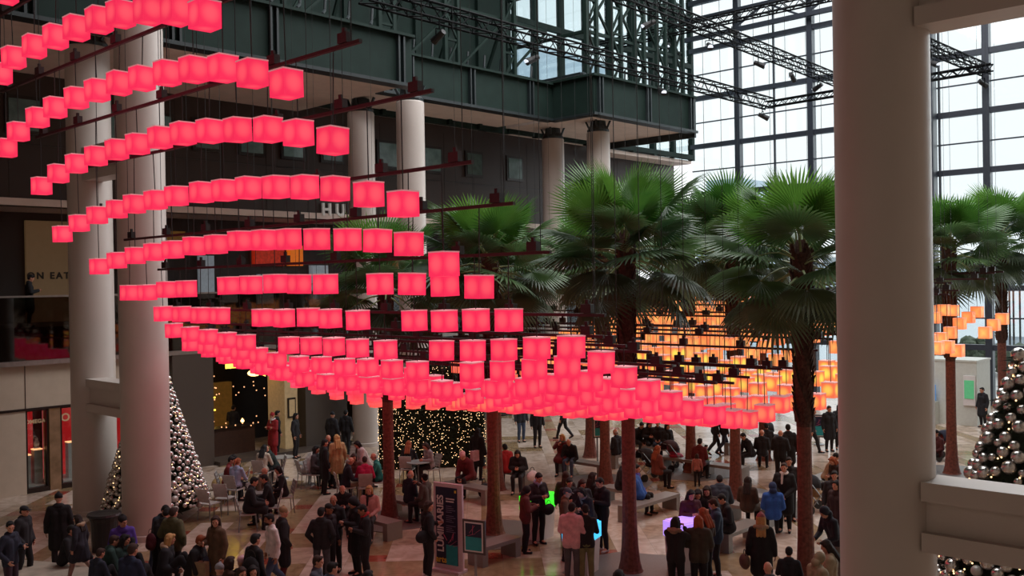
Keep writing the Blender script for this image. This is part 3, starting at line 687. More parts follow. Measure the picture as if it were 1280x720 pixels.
def lid_me():
    b = B(); bx(b, -HW - .004, HW + .004, -HW - .004, HW + .004, HS - .016, HS + .004); return new_mesh(b, 'lid', M['lid'])
SH, LD = shade_me(), lid_me()
def cable_me(l):
    b = B(); add_tube(b, (0, 0, HS), (0, 0, HS + l), .009, n=5); return new_mesh(b, 'cable', M['cable'])
BARZ = {1: 11.7, 2: 10.7, 3: 9.85, 4: 9.2, 5: 8.3, 6: 7.75, 7: 7.05, 8: 6.08, 9: 5.7, 10: 5.5, 11: 5.35, 12: 5.05, 13: 4.8, 14: 4.62, 15: 4.55, 16: 4.6, 17: 4.75}
def barz(k): return BARZ.get(k, None) or (11.9 if k < 1 else max(l[2].z for l in LAN if l[0] == k) + .75)
def vary(c, s): return tuple(max(0, min(1, v * s)) for v in c) + (1,)
order = sorted(LAN, key=lambda l: (l[2] - EYE).length)
KEEP = set(id(l) for l in order[:300])
far = B(); farlid = B()
for l in LAN:
    k, i, p = l
    if k <= 14: col = RED
    elif k <= 19: f = (k - 14) / 5; col = tuple(a + (c_ - a) * f for a, c_ in zip(RED, CORAL))
    else: f = min(1, (k - 19) / 3); col = tuple(a + (c_ - a) * f for a, c_ in zip(CORAL, ORANGE))
    l.append(col)
cab = {}
for l in order:
    k, i, p, col = l
    if id(l) not in KEEP:
        continue
    hue = 'red' if k <= 16 else 'coral'
    if k > 19: hue = 'orange'
    t = thing('lantern', '%s lit cube lantern, %s from right end of the %s row from top' % (hue, ordn(i + 1), ordn(k + 1)), 'lantern', p, 0, 'hanging cube lanterns')
    t.rotation_euler = (rl.uniform(-.02, .02), rl.uniform(-.03, .03), rl.uniform(-.05, .05))
    o = link('shade', SH, t); o.color = vary(col, rl.uniform(.92, 1.03))
    o = link('lid', LD, t); o.color = vary(col, 1)
    ln = round(max(.15, barz(k) - p.z - HS), 2)
    if ln not in cab: cab[ln] = cable_me(ln)
    link('cable', cab[ln], t)
b = B(); MCOL = []; CEN = set()
for l in order:
    if id(l) in KEEP: continue
    p = l[2]
    cv = [[b.verts.new(p + Vector((sx * HW, sy * HW, z))) for sx, sy in ((-1, -1), (1, -1), (1, 1), (-1, 1))] for z in (-HS, HS)]
    for i in range(4):
        q = (cv[0][i], cv[0][(i + 1) % 4], cv[1][(i + 1) % 4], cv[1][i]); ct = b.verts.new((q[0].co + q[2].co) / 2); CEN.add(tuple(round(v, 3) for v in ct.co))
        for j in range(4): b.faces.new((q[j], q[(j + 1) % 4], ct)).material_index = 0
    b.faces.new(cv[0][::-1]).material_index = 0; b.faces.new(cv[1]).material_index = 2
    add_tube(b, p + Vector((0, 0, HS)), p + Vector((0, 0, max(.2, barz(l[0]) - p.z))), .008, n=3, cap=False)
    for f in list(b.faces)[-3:]: f.material_index = 1
    MCOL.append((l[0], l[3]))
def far_mat():
    m, t, bs = nt('far_lantern_cloth'); N, L = t.nodes, t.links
    g = N.new('ShaderNodeNewGeometry'); wn = N.new('ShaderNodeTexNoise'); wn.inputs['Scale'].default_value = 1.9
    tc = N.new('ShaderNodeTexCoord'); L.new(tc.outputs['Object'], wn.inputs['Vector'])
    cr = N.new('ShaderNodeValToRGB'); e = cr.color_ramp.elements
    e[0].position = .35; e[0].color = (.85, .7, .7, 1); e[1].position = .65; e[1].color = (1.05, 1.2, 1.2, 1)
    va = N.new('ShaderNodeAttribute'); va.attribute_name = 'tone'; ml = N.new('ShaderNodeMix'); ml.data_type = 'RGBA'; ml.blend_type = 'MULTIPLY'; ml.inputs['Factor'].default_value = 1
    L.new(wn.outputs['Fac'], cr.inputs['Fac']); L.new(cr.outputs['Color'], ml.inputs['A']); L.new(va.outputs['Color'], ml.inputs['B'])
    L.new(ml.outputs['Result'], bs.inputs['Emission Color']); bs.inputs['Emission Strength'].default_value = 1.0
    bs.inputs['Base Color'].default_value = (.25, .08, .03, 1); return m
bm_far = b
# split cables from cubes by face size for the dark material
me = new_mesh(bm_far, 'far_lantern_mass', [far_mat(), M['cable'], M['lid']])
ca = me.color_attributes.new('tone', 'FLOAT_COLOR', 'CORNER')
nf = len(me.polygons) // len(MCOL)
for pl in me.polygons:
    q = MCOL[min(len(MCOL) - 1, pl.index // nf)][1]
    for li in pl.loop_indices:
        v = me.vertices[me.loops[li].vertex_index].co; c_ = tuple(round(x, 3) for x in v) in CEN
        ca.data[li].color = (q[0], q[1] + (.28 if c_ and q[1] > .2 else .03 * c_), q[2] + .05 * c_, 1)  # face centres brightened to paint in the lamp glow
o = tag(link('lantern_mass', me), 'mass of orange lit cube lanterns far back beneath the palms', 'lanterns'); o['kind'] = 'stuff'; o.color = vary(ORANGE, 1)
# bars the lanterns hang from
def bar(k, w0, w1, z, lab):
    t = thing('lantern_bar', lab, 'hanging bar', (U(k), w0, z), 0, 'dark bars carrying the lanterns'); L = w1 - w0
    b = B(); add_bar(b, (0, 0, 0), (0, L, 0), .055, .05); obj('rail', b, M['bar_red'], t)
    n = max(3, int(L / 1.7))
    for j in range(n + 1):
        y = .35 + (L - .7) * j / n
        b = B(); bx(b, -.05, .05, y - .1, y + .1, .03, .17); bx(b, -.02, .02, y - .03, y + .03, .17, .24); obj('driver_box', b, M['box_black' if k > 5 else 'bar_red'], t)
    for j in range(3 if k < 10 else 2):
        y = .2 + (L - .4) * j / (2 if k < 10 else 1)
        b = B(); add_tube(b, (0, y, 0), (0, y, 26.9 - z), .007 if k < 14 else .005, n=5); obj('suspension_cable', b, M['cable'], t)
BW = {1: 11.0, 2: 10.6, 3: 10.2, 4: 9.6, 5: 9.6, 6: 9.5, 7: 9.45, 8: 9.0}
for k in range(1, 38):
    L = [l for l in LAN if l[0] == k]
    w0 = min(l[2].y for l in L) - .06; w1 = max(l[2].y for l in L) + .2
    bar(k, BW.get(k, w0), w1, barz(k), 'dark red hanging bar carrying the %s row of lanterns from the top' % ordn(k + 1))
# ------------------------------------------------------------------ trimmed trees with silver balls
def ball_tree(p, h, r, lab, nb, seed, rb=.085, lights=160, first=95):
    rnd = random.Random(seed); t = thing('christmas_tree', lab, 'christmas tree', p, 0, None)
    b = B(); prof = [(r * .86, .25), (r, .5)]
    for k in range(1, 15): s = k / 14; prof.append((r * (1 - s) * .97 + .03, .5 + (h - .5) * s))
    add_lathe(b, [(q * .88, z) for q, z in prof], 24); obj('inner_cone', b, M['fir'], t)
    b = B()
    for k in range(int(900 * r)):
        s = 1 - math.sqrt(rnd.random()); a = rnd.random() * 2 * PI; z = .35 + (h - .4) * s; q = r * (1 - s) * rnd.uniform(.86, 1.03) + .03
        d = Vector((math.cos(a), math.sin(a), rnd.uniform(-.5, .25))).normalized(); o = Vector((math.cos(a) * q * .85, math.sin(a) * q * .85, z))
        sd = Vector((-d.y, d.x, 0)) * .045; e = o + d * rnd.uniform(.14, .28)
        v = [b.verts.new(o - sd), b.verts.new(o + sd), b.verts.new(e), b.verts.new(o + Vector((0, 0, .07)))]
        b.faces.new((v[0], v[1], v[2])); b.faces.new((v[0], v[2], v[3])); b.faces.new((v[1], v[3], v[2]))
    f = obj('foliage', b, M['fir'], t); f['kind'] = 'stuff'
    spots = []; tries = 0; cells = {}; G_ = rb * 2.6
    while len(spots) < nb and tries < nb * 25:
        tries += 1; s = 1 - math.sqrt(rnd.random()); a = rnd.random() * 2 * PI; z = .42 + (h - .42) * s; q = r * (1 - s) + .05
        rr = rb * rnd.choice((.7, .9, 1, 1.2)); c = Vector((math.cos(a) * q, math.sin(a) * q, z)); key = tuple(int(math.floor(v / G_)) for v in c)
        near_ = [e for dx in (-1, 0, 1) for dy in (-1, 0, 1) for dz in (-1, 0, 1) for e in cells.get((key[0] + dx, key[1] + dy, key[2] + dz), ())]
        if all((c - d).length > (rr + e) * .86 for d, e in near_): spots.append((c, rr)); cells.setdefault(key, []).append((c, rr))
    view = (EYE - Vector(p)).normalized(); spots.sort(key=lambda s: -(s[0].normalized().dot(Vector((view.x, view.y, .0)))) - s[1])
    bb = B(); add_ell(bb, (0, 0, 0), (1, 1, 1), sub=3); me = new_mesh(bb, 'ornament', M['silver'], True)
    bb = B(); add_ell(bb, (0, 0, 0), (1, 1, 1), sub=3); me2 = new_mesh(bb, 'ornament', M['silver_matte'], True)
    for c, rr in spots[:first]:
        o = link('ornament', rnd.choice((me, me, me2)), t, c); o.scale = (rr, rr, rr)
    b = B()
    for c, rr in spots[first:]: add_ell(b, c, (rr, rr, rr), sub=2)
    if len(spots) > first: o = obj('ornament_mass', b, M['silver'], t, smooth=True); o['kind'] = 'stuff'
    b = B()
    for k in range(lights):
        s = 1 - math.sqrt(rnd.random()); a = rnd.random() * 2 * PI; q = r * (1 - s) + .09; add_ell(b, (math.cos(a) * q, math.sin(a) * q, .4 + (h - .4) * s), (.017, .017, .017), sub=1)
    o = obj('fairy_lights', b, M['fairy'], t); o['kind'] = 'stuff'
    b = B(); add_lathe(b, [(.3, 0), (.34, .3)], 16); obj('tub', b, M['bin_black'], t)
p = at_d(196, 640, 27.75); ball_tree((p.x, p.y, 0), 5.1, 1.40, 'tall silver-ball Christmas tree behind the left columns', 900, 5, .082, 420)
p = at_d(1278, 620, 16.6); ball_tree((p.x, p.y, 0), 5.25, 1.72, 'large silver-ball Christmas tree at the right edge behind the low beam', 620, 7, .105, 300)
# clipped hedge full of lights
q0, q1 = at_z(474, 588, 0), at_z(607, 583, 0); rnd = random.Random(8)
t = thing('lit_hedge', 'tall clipped evergreen hedge covered in warm white lights behind the cafe seats', 'hedge', ((q0.x + q1.x) / 2, (q0.y + q1.y) / 2, 0), math.atan2(q1.y - q0.y, q1.x - q0.x))
Lh = (q1 - q0).length
b = B(); bx(b, -Lh / 2, Lh / 2, .1, 1.1, 0, 2.75); bx(b, -.9, .9, .1, 1.1, 2.75, 3.7); obj('inner_block', b, M['fir'], t)
b = B(); bl = B()
for k in range(2600):
    x = rnd.uniform(-Lh / 2, Lh / 2); z = rnd.uniform(.05, 2.8 if abs(x) > .9 else 3.75); o = Vector((x, .1, z)); d = Vector((rnd.uniform(-.7, .7), -1, rnd.uniform(-.7, .4))).normalized(); s_ = Vector((d.y, -d.x, 0)).normalized() * .04
    v = [b.verts.new(o - s_), b.verts.new(o + s_), b.verts.new(o + d * rnd.uniform(.1, .24))]; b.faces.new(v)
    if k % 3 == 0: add_ell(bl, (x, rnd.uniform(-.12, .03), z), (.012, .012, .012), sub=1)
for k in range(50):
    add_ell(bl, (rnd.choice((-1, 1)) * (Lh / 2 + .03), rnd.uniform(.1, 1.1), rnd.uniform(.1, 2.7)), (.016, .016, .016), sub=1)
o = obj('foliage', b, M['fir'], t); o['kind'] = 'stuff'
o = obj('fairy_lights', bl, M['fairy'], t); o['kind'] = 'stuff'
# ------------------------------------------------------------------ benches, grey rings, pedestals, signs, bin, kiosk
for k, nmx in (('A', 'left'), ('B', 'banner'), ('C', 'central'), ('F', 'second-row'), ('H', 'stroller'), ('I', 'pedestal'), ('J', 'right')):
    b = B(); add_lathe(b, [(1.55, 0), (1.55, .012), (.01, .012)], 8, (0, 0, 0)); tag(obj('tree_grate', b, M['disc_grey'], loc=(PP[k].x, PP[k].y, .002)), 'grey eight-sided floor slab around the foot of the %s palm' % nmx, 'floor slab', 'grey slabs round the palm feet')
BENCH = []
def bench(x, y, rz, L, lab, dep=.5):
    p = at_z(x, y, .46); t = thing('bench', lab, 'bench', (p.x, p.y, 0), rz, 'polished grey granite benches'); BENCH.append((p, rz, L))
    b = B(); bx(b, -L / 2, L / 2, -dep / 2, dep / 2, .37, .46); obj('seat_slab', b, M['granite_bench'], t)
    for s in (-1, 1):
        b = B(); x0 = s * (L / 2 - .09); bx(b, x0 - .09, x0 + .09, -dep / 2, dep / 2, 0, .37); obj('leg', b, M['granite_bench'], t)
UA, WA = 0.0, PI / 2
bench(812, 624, UA, 2.3, 'granite bench under the person in the bright blue jacket')
bench(858, 573, WA, 1.9, 'granite bench in front of the strollers, left of a trunk')
bench(900, 580, WA, 1.9, 'granite bench beside the child in green')
bench(922, 658, UA, 1.7, 'granite bench under the man in black behind the purple pedestal')
bench(728, 576, WA, 2.0, 'granite bench under the seated couple in red and black')
bench(640, 588, WA, 1.6, 'granite bench under the red hooded jacket')
bench(516, 626, WA, 1.9, 'granite bench under the two people by the left palm')
bench(586, 606, WA, 1.9, 'granite bench under the person in dark red with pink hat')
bench(618, 676, UA, 1.3, 'granite bench beside the framed poster and the banner palm')
bench(466, 646, WA, 1.8, 'granite bench under the woman in the flowered jacket')
bench(942, 556, WA, 2.2, 'granite bench under the dark pair by the far palms')
bench(968, 622, WA, 1.4, 'granite bench under the person in blue beside the suited man')
bench(1030, 594, UA, 1.6, 'granite bench under the reader in beige left of the big column')
bench(776, 566, UA, 1.3, 'granite bench under the grey-haired man in navy')
bench(778, 610, WA, 1.3, 'granite bench under the man looking at his phone by the central trunk')
bench(940, 632, WA, 1.3, 'granite bench under the woman in brown by the pedestal palm')
bench(814, 557, WA, 2.2, 'granite bench under the row of dark figures beneath the lanterns')
def pedestal(x, y, m, lab, rz):
    p = at_z(x, y, 0); t = thing('glowing_pedestal', lab, 'pedestal', (p.x, p.y, 0), rz, 'white pedestals with coloured screens')
    b = B(); v = []
    for (sx, sy, z) in ((.34, .26, 0), (.38, .30, .78)): v.append([b.verts.new((a * sx, c * sy, z)) for a, c in ((-1, -1), (1, -1), (1, 1), (-1, 1))])
    for i in range(4): b.faces.new((v[0][i], v[0][(i + 1) % 4], v[1][(i + 1) % 4], v[1][i]))
    b.faces.new(v[0][::-1]); b.faces.new(v[1]); obj('plinth', b, M['white_plain'], t)
    b = B(); bx(b, -.40, .40, -.32, .32, .78, 1.12); obj('glow_box', b, M[m], t)
    b = B(); bx(b, -.36, .36, -.28, .28, 1.12, 1.15); obj('touch_screen', b, M[m], t)
pedestal(673, 672, 'glow_green', 'white pedestal glowing green between two standing people', .2)
pedestal(728, 716, 'glow_blue', 'white pedestal glowing blue behind the pink hoodie', .3)
pedestal(858, 712, 'glow_purple', 'white pedestal with tilted purple screen among the right crowd', -.25)
# banner
p = at_z(562, 714, 0); rz = facing(212); t = thing('banner_stand', 'tall pink-framed navy banner standing on the floor left of the framed poster', 'banner', (p.x, p.y, 0), rz + PI)
b = B(); bx(b, -.38, .38, -.18, .18, 0, .06); obj('foot', b, M['banner_frame'], t)
b = B(); bx(b, -.40, .40, -.03, .03, .06, 2.02); obj('frame', b, M['banner_frame'], t)
b = B(); bx(b, -.33, .27, -.045, -.03, .16, 1.93)
pn = obj('panel', b, M['navy'], t)
text_obj('lettering', 'LUMINARIES', .245, M['white_plain'], pn, plane_mtx((-.195, -.05, 1.09), (0, 0, 1), (-1, 0, 0)), .004, .006, .97)
b = B(); bx(b, -.05, .268, -.052, -.044, .162, .62); v = b
obj('teal_field', b, M['teal'], pn)
b = B()
for i, (w, z) in enumerate(((.24, 1.66), (.22, 1.60))): bx(b, -.04, -.04 + w, -.05, -.045, z, z + .028)
obj('heading_line', b, M['white_plain'], pn)
b = B()
for i in range(12): bx(b, -.04, -.04 + (.16 + .05 * ((i * 7) % 3)), -.05, -.045, 1.50 - .045 * i - (.04 if i > 3 else 0) - (.05 if i > 7 else 0), 1.51 - .045 * i - (.04 if i > 3 else 0) - (.05 if i > 7 else 0))
o = obj('text_block', b, M['grey_line'], pn)
b = B(); bx(b, .2, .25, -.05, -.045, 1.82, 1.88); obj('corner_mark', b, M['yellow_mark'], pn)
text_obj('logo', 'arts', .2, M['yellow_mark'], pn, plane_mtx((-.19, -.05, .26), (1, 0, 0), (0, 0, 1)), .004, .004)
b = B()
for i, (x, z, l, a) in enumerate(((.02, .66, .2, .9), (.08, .7, .22, 1.2), (.05, .6, .24, .6), (.14, .74, .16, 1.4), (-.02, .72, .16, 2.2), (.16, .6, .14, .3))):
    add_bar(b, (x, -.052, z), (x + l * math.cos(a), -.052, z + l * math.sin(a)), .022, .006)
obj('splash_motif', b, M['pink_mark'], pn)
def poster(x, y, zc, w, h, lab, ang, pole=True):
    p = at_z(x, y, 0); t = thing('poster_stand', lab, 'poster stand', (p.x, p.y, 0), facing(ang) + PI, 'framed posters on stands')
    b = B(); add_lathe(b, [(.2, 0), (.2, .03), (.03, .05)], 16); add_tube(b, (0, 0, .03), (0, 0, zc), .03, n=8); obj('pole', b, M['chair_metal'], t)
    b = B(); bx(b, -w / 2, w / 2, -.06, -.02, zc - h / 2, zc + h / 2); obj('frame', b, M['poster_frame'], t)
    b = B(); bx(b, -w / 2 + .05, w / 2 - .05, -.07, -.055, zc - h / 2 + .05, zc + h / 2 - .05); s = obj('sheet', b, M['white_plain'], t)
    b = B(); bx(b, -w / 2 + .08, w / 2 - .08, -.078, -.068, zc, zc + h / 2 - .08); obj('dark_field', b, M['navy'], s)
    b = B(); bx(b, -w / 2 + .08, w / 2 - .08, -.078, -.068, zc - h / 2 + .08, zc); obj('teal_field', b, M['teal'], s)
    b = B()
    for (x0, z0, l, a) in ((-.1, .08, .22, .9), (-.02, .06, .2, 1.5), (.06, .1, .14, .6), (-.14, .02, .2, .3)): add_bar(b, (x0, -.08, zc + z0), (x0 + l * math.cos(a), -.08, zc + z0 + l * math.sin(a)), .02, .006)
    obj('splash_motif', b, M['pink_mark'], s)
poster(595, 735, 1.12, .56, .74, 'framed poster on a metal pole just right of the banner', 208)
poster(747, 582, 1.35, .34, .7, 'narrow framed poster between the two far palm trunks', 175)
poster(1024, 556, .75, .5, .9, 'dark framed poster standing behind the right palm trunk', 185)
# bin
p = at_z(131, 688, 0); t = thing('bin', 'black round litter bin against the left columns', 'bin', (p.x, p.y, 0))
b = B(); add_lathe(b, [(.30, 0), (.33, .75), (.36, .85)], 20); obj('body', b, M['bin_black'], t, smooth=False)
b = B(); add_lathe(b, [(.36, .85), (.42, .9), (.40, .95), (.2, .93)], 20); obj('rim', b, M['bin_black'], t)
# kiosk
p = at_z(1192, 527, 0); t = thing('kiosk', 'pale grey boarded booth by the glass wall, behind the right palm', 'booth', (p.x, p.y, 0))
b = B(); bx(b, -.9, .9, -1.3, 1.3, 0, 2.8); bx(b, -.93, .93, -1.33, 1.33, 2.8, 2.88); obj('booth_wall', b, M['kiosk'], t)
b = B(); bx(b, -1.6, -.95, .3, 1.05, 0, 1.0); obj('counter', b, M['kiosk'], t)
b = B(); bx(b, -1.2, -1.14, .35, 1.0, 1.05, 1.75); obj('screen', b, M['screen_blue'], t)
b = B(); bx(b, -.97, -.9, -1.25, -.75, .9, 2.2); s_ = obj('sign_panel', b, M['white_plain'], t)
b = B(); bx(b, -.99, -.965, -1.2, -.8, 1.2, 2.0); obj('sign_face', b, M['screen_green'], s_)
# ------------------------------------------------------------------ people
def remesh(bm, vox, it, name, mats, fac=.5):
    bmesh.ops.recalc_face_normals(bm, faces=bm.faces)
    me = bpy.data.meshes.new(name + '_src'); bm.to_mesh(me); bm.free()
    o = bpy.data.objects.new('tmp', me); C.objects.link(o)
    m = o.modifiers.new('r', 'REMESH'); m.mode = 'VOXEL'; m.voxel_size = vox; m.use_smooth_shade = True
    if it: s = o.modifiers.new('s', 'SMOOTH'); s.iterations = it; s.factor = fac
    dg = bpy.context.evaluated_depsgraph_get(); out = bpy.data.meshes.new_from_object(o.evaluated_get(dg)); out.name = name
    bpy.data.objects.remove(o); bpy.data.meshes.remove(me)
    out.materials.clear()
    for x in mats: out.materials.append(x)
    out.polygons.foreach_set('use_smooth', [True] * len(out.polygons)); return out
def cap_(bm, p0, p1, r0, r1=None, n=10):
    r1 = r0 if r1 is None else r1; add_tube(bm, p0, p1, r0, r1, n); add_ell(bm, p0, (r0,) * 3, sub=2); add_ell(bm, p1, (r1,) * 3, sub=2)
V = Vector
def pose_joints(legs='stand', arms='down', lean=0, nod=8, turn=0):
    J = {}
    if legs in ('stand', 'walk', 'wide', 'kneelift'):
        pz = .93 if legs != 'walk' else .90
        J['pel'] = V((0, 0, pz)); J['hip'] = [V((s * .09, 0, pz - .02)) for s in (-1, 1)]
        if legs == 'stand': J['kne'] = [V((s * .10, .025, .50)) for s in (-1, 1)]; J['ank'] = [V((s * .105, -.03, .085)) for s in (-1, 1)]
        elif legs == 'wide': J['kne'] = [V((-.14, .06, .50)), V((.13, .0, .50))]; J['ank'] = [V((-.18, .04, .085)), V((.16, -.1, .085))]
        else: J['kne'] = [V((-.10, .17, .51)), V((.10, -.06, .49))]; J['ank'] = [V((-.10, .27, .10)), V((.10, -.34, .17))]
        J['toe'] = [V((-.15, 1, -.1)).normalized(), V((.15, 1, -.1 if legs != 'walk' else -.55)).normalized()]
    elif legs == 'sit':
        J['pel'] = V((0, 0, .575)); J['hip'] = [V((s * .095, .03, .565)) for s in (-1, 1)]
        J['kne'] = [V((s * .12, .45, .535)) for s in (-1, 1)]; J['ank'] = [V((-.13, .46, .085)), V((.12, .40, .085))]; J['toe'] = [V((s * .15, 1, -.1)).normalized() for s in (-1, 1)]
    else:   # on the ground / a low step
        J['pel'] = V((0, 0, .12)); J['hip'] = [V((s * .095, .03, .12)) for s in (-1, 1)]
        J['kne'] = [V((s * .14, .38, .44)) for s in (-1, 1)]; J['ank'] = [V((s * .13, .58, .085)) for s in (-1, 1)]; J['toe'] = [V((s * .15, 1, -.1)).normalized() for s in (-1, 1)]
    A = {'down': ((.25, -.03, .21), (.27, .05, -.04)), 'phone': ((.245, .03, .21), (.07, .27, .27)), 'lap': ((.24, .02, .19), (.09, .26, .10)),
         'clasp': ((.255, .02, .19), (.05, .22, .02)), 'table': ((.27, .14, .19), (.15, .38, .19)), 'raise': ((.24, .2, .37), (.08, .33, .52)),
         'pocket': ((.30, -.06, .21), (.20, .09, .0)), 'cross': ((.25, .06, .21), (-.06, .2, .26)), 'knees': ((.26, .18, .16), (.10, .42, .14))}
    def side(a, s): e, w = A[a]; return V((s * e[0], e[1], e[2])), V((s * w[0], w[1], w[2]))
    al, ar = (arms if isinstance(arms, tuple) else (arms, arms))
    le, lw = side(al, -1); re, rw = side(ar, 1)
    Rm = Matrix.Rotation(-math.radians(lean), 3, 'X') if lean else Matrix.Identity(3)
    p = J['pel']; up = lambda v: p + Rm @ V(v)
    J['waist'] = up((0, .01, .14)); J['chest'] = up((0, .0, .34)); J['neck'] = up((0, -.005, .54)); J['sho'] = [up((s * .175, -.01, .475)) for s in (-1, 1)]
    J['elb'] = [up(le), up(re)]; J['wri'] = [up(lw), up(rw)]; J['R'] = Rm
    hr = Rm @ Matrix.Rotation(math.radians(turn), 3, 'Z') @ Matrix.Rotation(-math.radians(nod - lean * .55), 3, 'X')
    J['hm'] = Matrix.Translation(up((0, .005, .585))) @ hr.to_4x4()      # head frame: origin at the top of the neck
    J['top'] = (J['hm'] @ V((0, .02, .225))).z
    return J
def torso(bm, J, e):
    R = J['R']; P = J['pel']; up = lambda v: P + R @ V(v)
    for s in (-1, 1):
        cap_(bm, P + V((s * .07, -.005, .0)), up((s * .065, 0, .16)), .105 + e, .092 + e)
        cap_(bm, up((s * .065, 0, .16)), up((s * .085, .0, .36)), .092 + e, .105 + e)
        cap_(bm, up((s * .085, 0, .36)), up((s * .12, -.01, .45)), .105 + e, .07 + e)
    cap_(bm, up((-.14, -.01, .465)), up((.14, -.01, .465)), .062 + e)
    cap_(bm, up((-.06, 0, .48)), up((0, 0, .55)), .06 + e * .6, .055 + e * .4); cap_(bm, up((.06, 0, .48)), up((0, 0, .55)), .06 + e * .6, .055 + e * .4)
def hand(bm, J, i):
    w = J['wri'][i]; f = (w - J['elb'][i]).normalized(); s = -1 if i == 0 else 1
    inward = V((-s, .0, 0)); n = (inward - f * inward.dot(f)).normalized(); a = f.cross(n).normalized() * s     # a: thumb-ward axis
    if a.y < -.2 or (abs(a.y) <= .2 and a.z < 0): a = -a
    cap_(bm, w, w + f * .03, .027, .027, 8)
    for k in (-1.2, -.4, .4, 1.2): cap_(bm, w + f * .02 + a * k * .012, w + f * .085 + a * k * .018, .0135, .0125, 8)
    for k, l in ((-1.5, .062), (-.5, .076), (.5, .082), (1.5, .074)):
        b0 = w + f * .085 + a * k * .0175; b1 = b0 + (f * .9 + n * .25) * l * .5; b2 = b1 + (f * .65 + n * .7) * l * .5
        cap_(bm, b0, b1, .0098, .009, 7); cap_(bm, b1, b2, .009, .0078, 7)
    t0 = w + f * .025 + a * .025; t1 = t0 + (f * .5 + a * .75 + n * .2).normalized() * .042; t2 = t1 + (f * .85 + a * .25 + n * .35).normalized() * .034
    cap_(bm, t0, t1, .0125, .0115, 7); cap_(bm, t1, t2, .011, .009, 7)
def head(bm, J):
    h = J['hm']; r3 = h.to_3x3().to_4x4(); E_ = lambda c, r: add_ell(bm, h @ V(c), r, r3, 2)
    cap_(bm, J['neck'] + V((0, 0, -.05)), h @ V((0, .0, .05)), .056, .05)
    E_((0, .005, .125), (.074, .094, .098)); E_((0, .035, .075), (.062, .066, .072)); E_((0, .055, .035), (.046, .046, .036))
    E_((0, .088, .135), (.050, .016, .012)); E_((0, .108, .098), (.013, .018, .013)); cap_(bm, h @ V((0, .094, .13)), h @ V((0, .111, .1)), .009, .012, 7)
    E_((0, .092, .060), (.024, .013, .006)); E_((0, .09, .049), (.021, .012, .006)); E_((0, .083, .025), (.02, .014, .014))
    for s in (-1, 1): E_((s * .075, .0, .108), (.012, .022, .032)); E_((s * .042, .075, .09), (.022, .018, .018))
def limbs(bm, J, ea, el, arms=True, legs=True, full=1):
    for i in (0, 1):
        if arms:
            cap_(bm, J['sho'][i], J['elb'][i], .055 + ea, .042 + ea); cap_(bm, J['elb'][i], J['elb'][i].lerp(J['wri'][i], full), .043 + ea, .029 + ea)
        if legs:
            cap_(bm, J['hip'][i], J['kne'][i], .088 + el, .058 + el); m = J['kne'][i].lerp(J['ank'][i], .35) + V((0, -.015, 0))
            cap_(bm, J['kne'][i], m, .057 + el, .056 + el); cap_(bm, m, J['ank'][i] + V((0, 0, .0)), .056 + el, .038 + el)
def shoe_mesh(J, i, boot=False):
    bm = B(); a = J['ank'][i]; d = J['toe'][i]; dn = V((0, 0, -1)); h = V((d.x, d.y, 0)).normalized()
    if d.z > -.3: d = h
    base = a + V((0, 0, -.045))
    cap_(bm, base - d * .035, base + d * .06, .042, .043); cap_(bm, base + d * .06, base + d * .155 + V((0, 0, -.008)), .042, .033); cap_(bm, a - d * .01, a + V((0, 0, .28 if boot else .02)), .048, .062 if boot else .048)
    return remesh(bm, .014, 3, 'shoe', [cloth('#151316')])
POSES = {
 'stand': dict(), 'phone': dict(arms='phone', nod=26), 'pocket': dict(arms='pocket', legs='wide'), 'clasp': dict(arms='clasp', nod=4), 'cross': dict(arms='cross', legs='wide', nod=12),
 'walk': dict(legs='walk', lean=5), 'raise': dict(arms='raise', nod=10), 'bend': dict(lean=22, arms='table', nod=24, legs='wide'), 'turnl': dict(arms=('down', 'phone'), turn=40, nod=12), 'turnr': dict(arms=('phone', 'pocket'), turn=-40, nod=12),
 'sit': dict(legs='sit', arms='lap', lean=4), 'sitl': dict(legs='sit', arms='knees', lean=26, nod=22), 'sitt': dict(legs='sit', arms='table', lean=12, nod=16), 'sitp': dict(legs='sit', arms='phone', lean=12, nod=28), 'sitx': dict(legs='sit', arms=('lap', 'raise'), lean=2, turn=-20),
 'low': dict(legs='low', arms='knees', lean=16, nod=10), 'lowt': dict(legs='low', arms='lap', lean=10, turn=25)}
CACHE = {}
SKIN = {'f': mat('skin_fair', '#c08a72', .55, var=.05), 'm': mat('skin_medium', '#9a674e', .55, var=.05), 'd': mat('skin_deep', '#5d3b2c', .55, var=.05)}
EYE_M = mat('eye_dark', '#1c1614', .25)
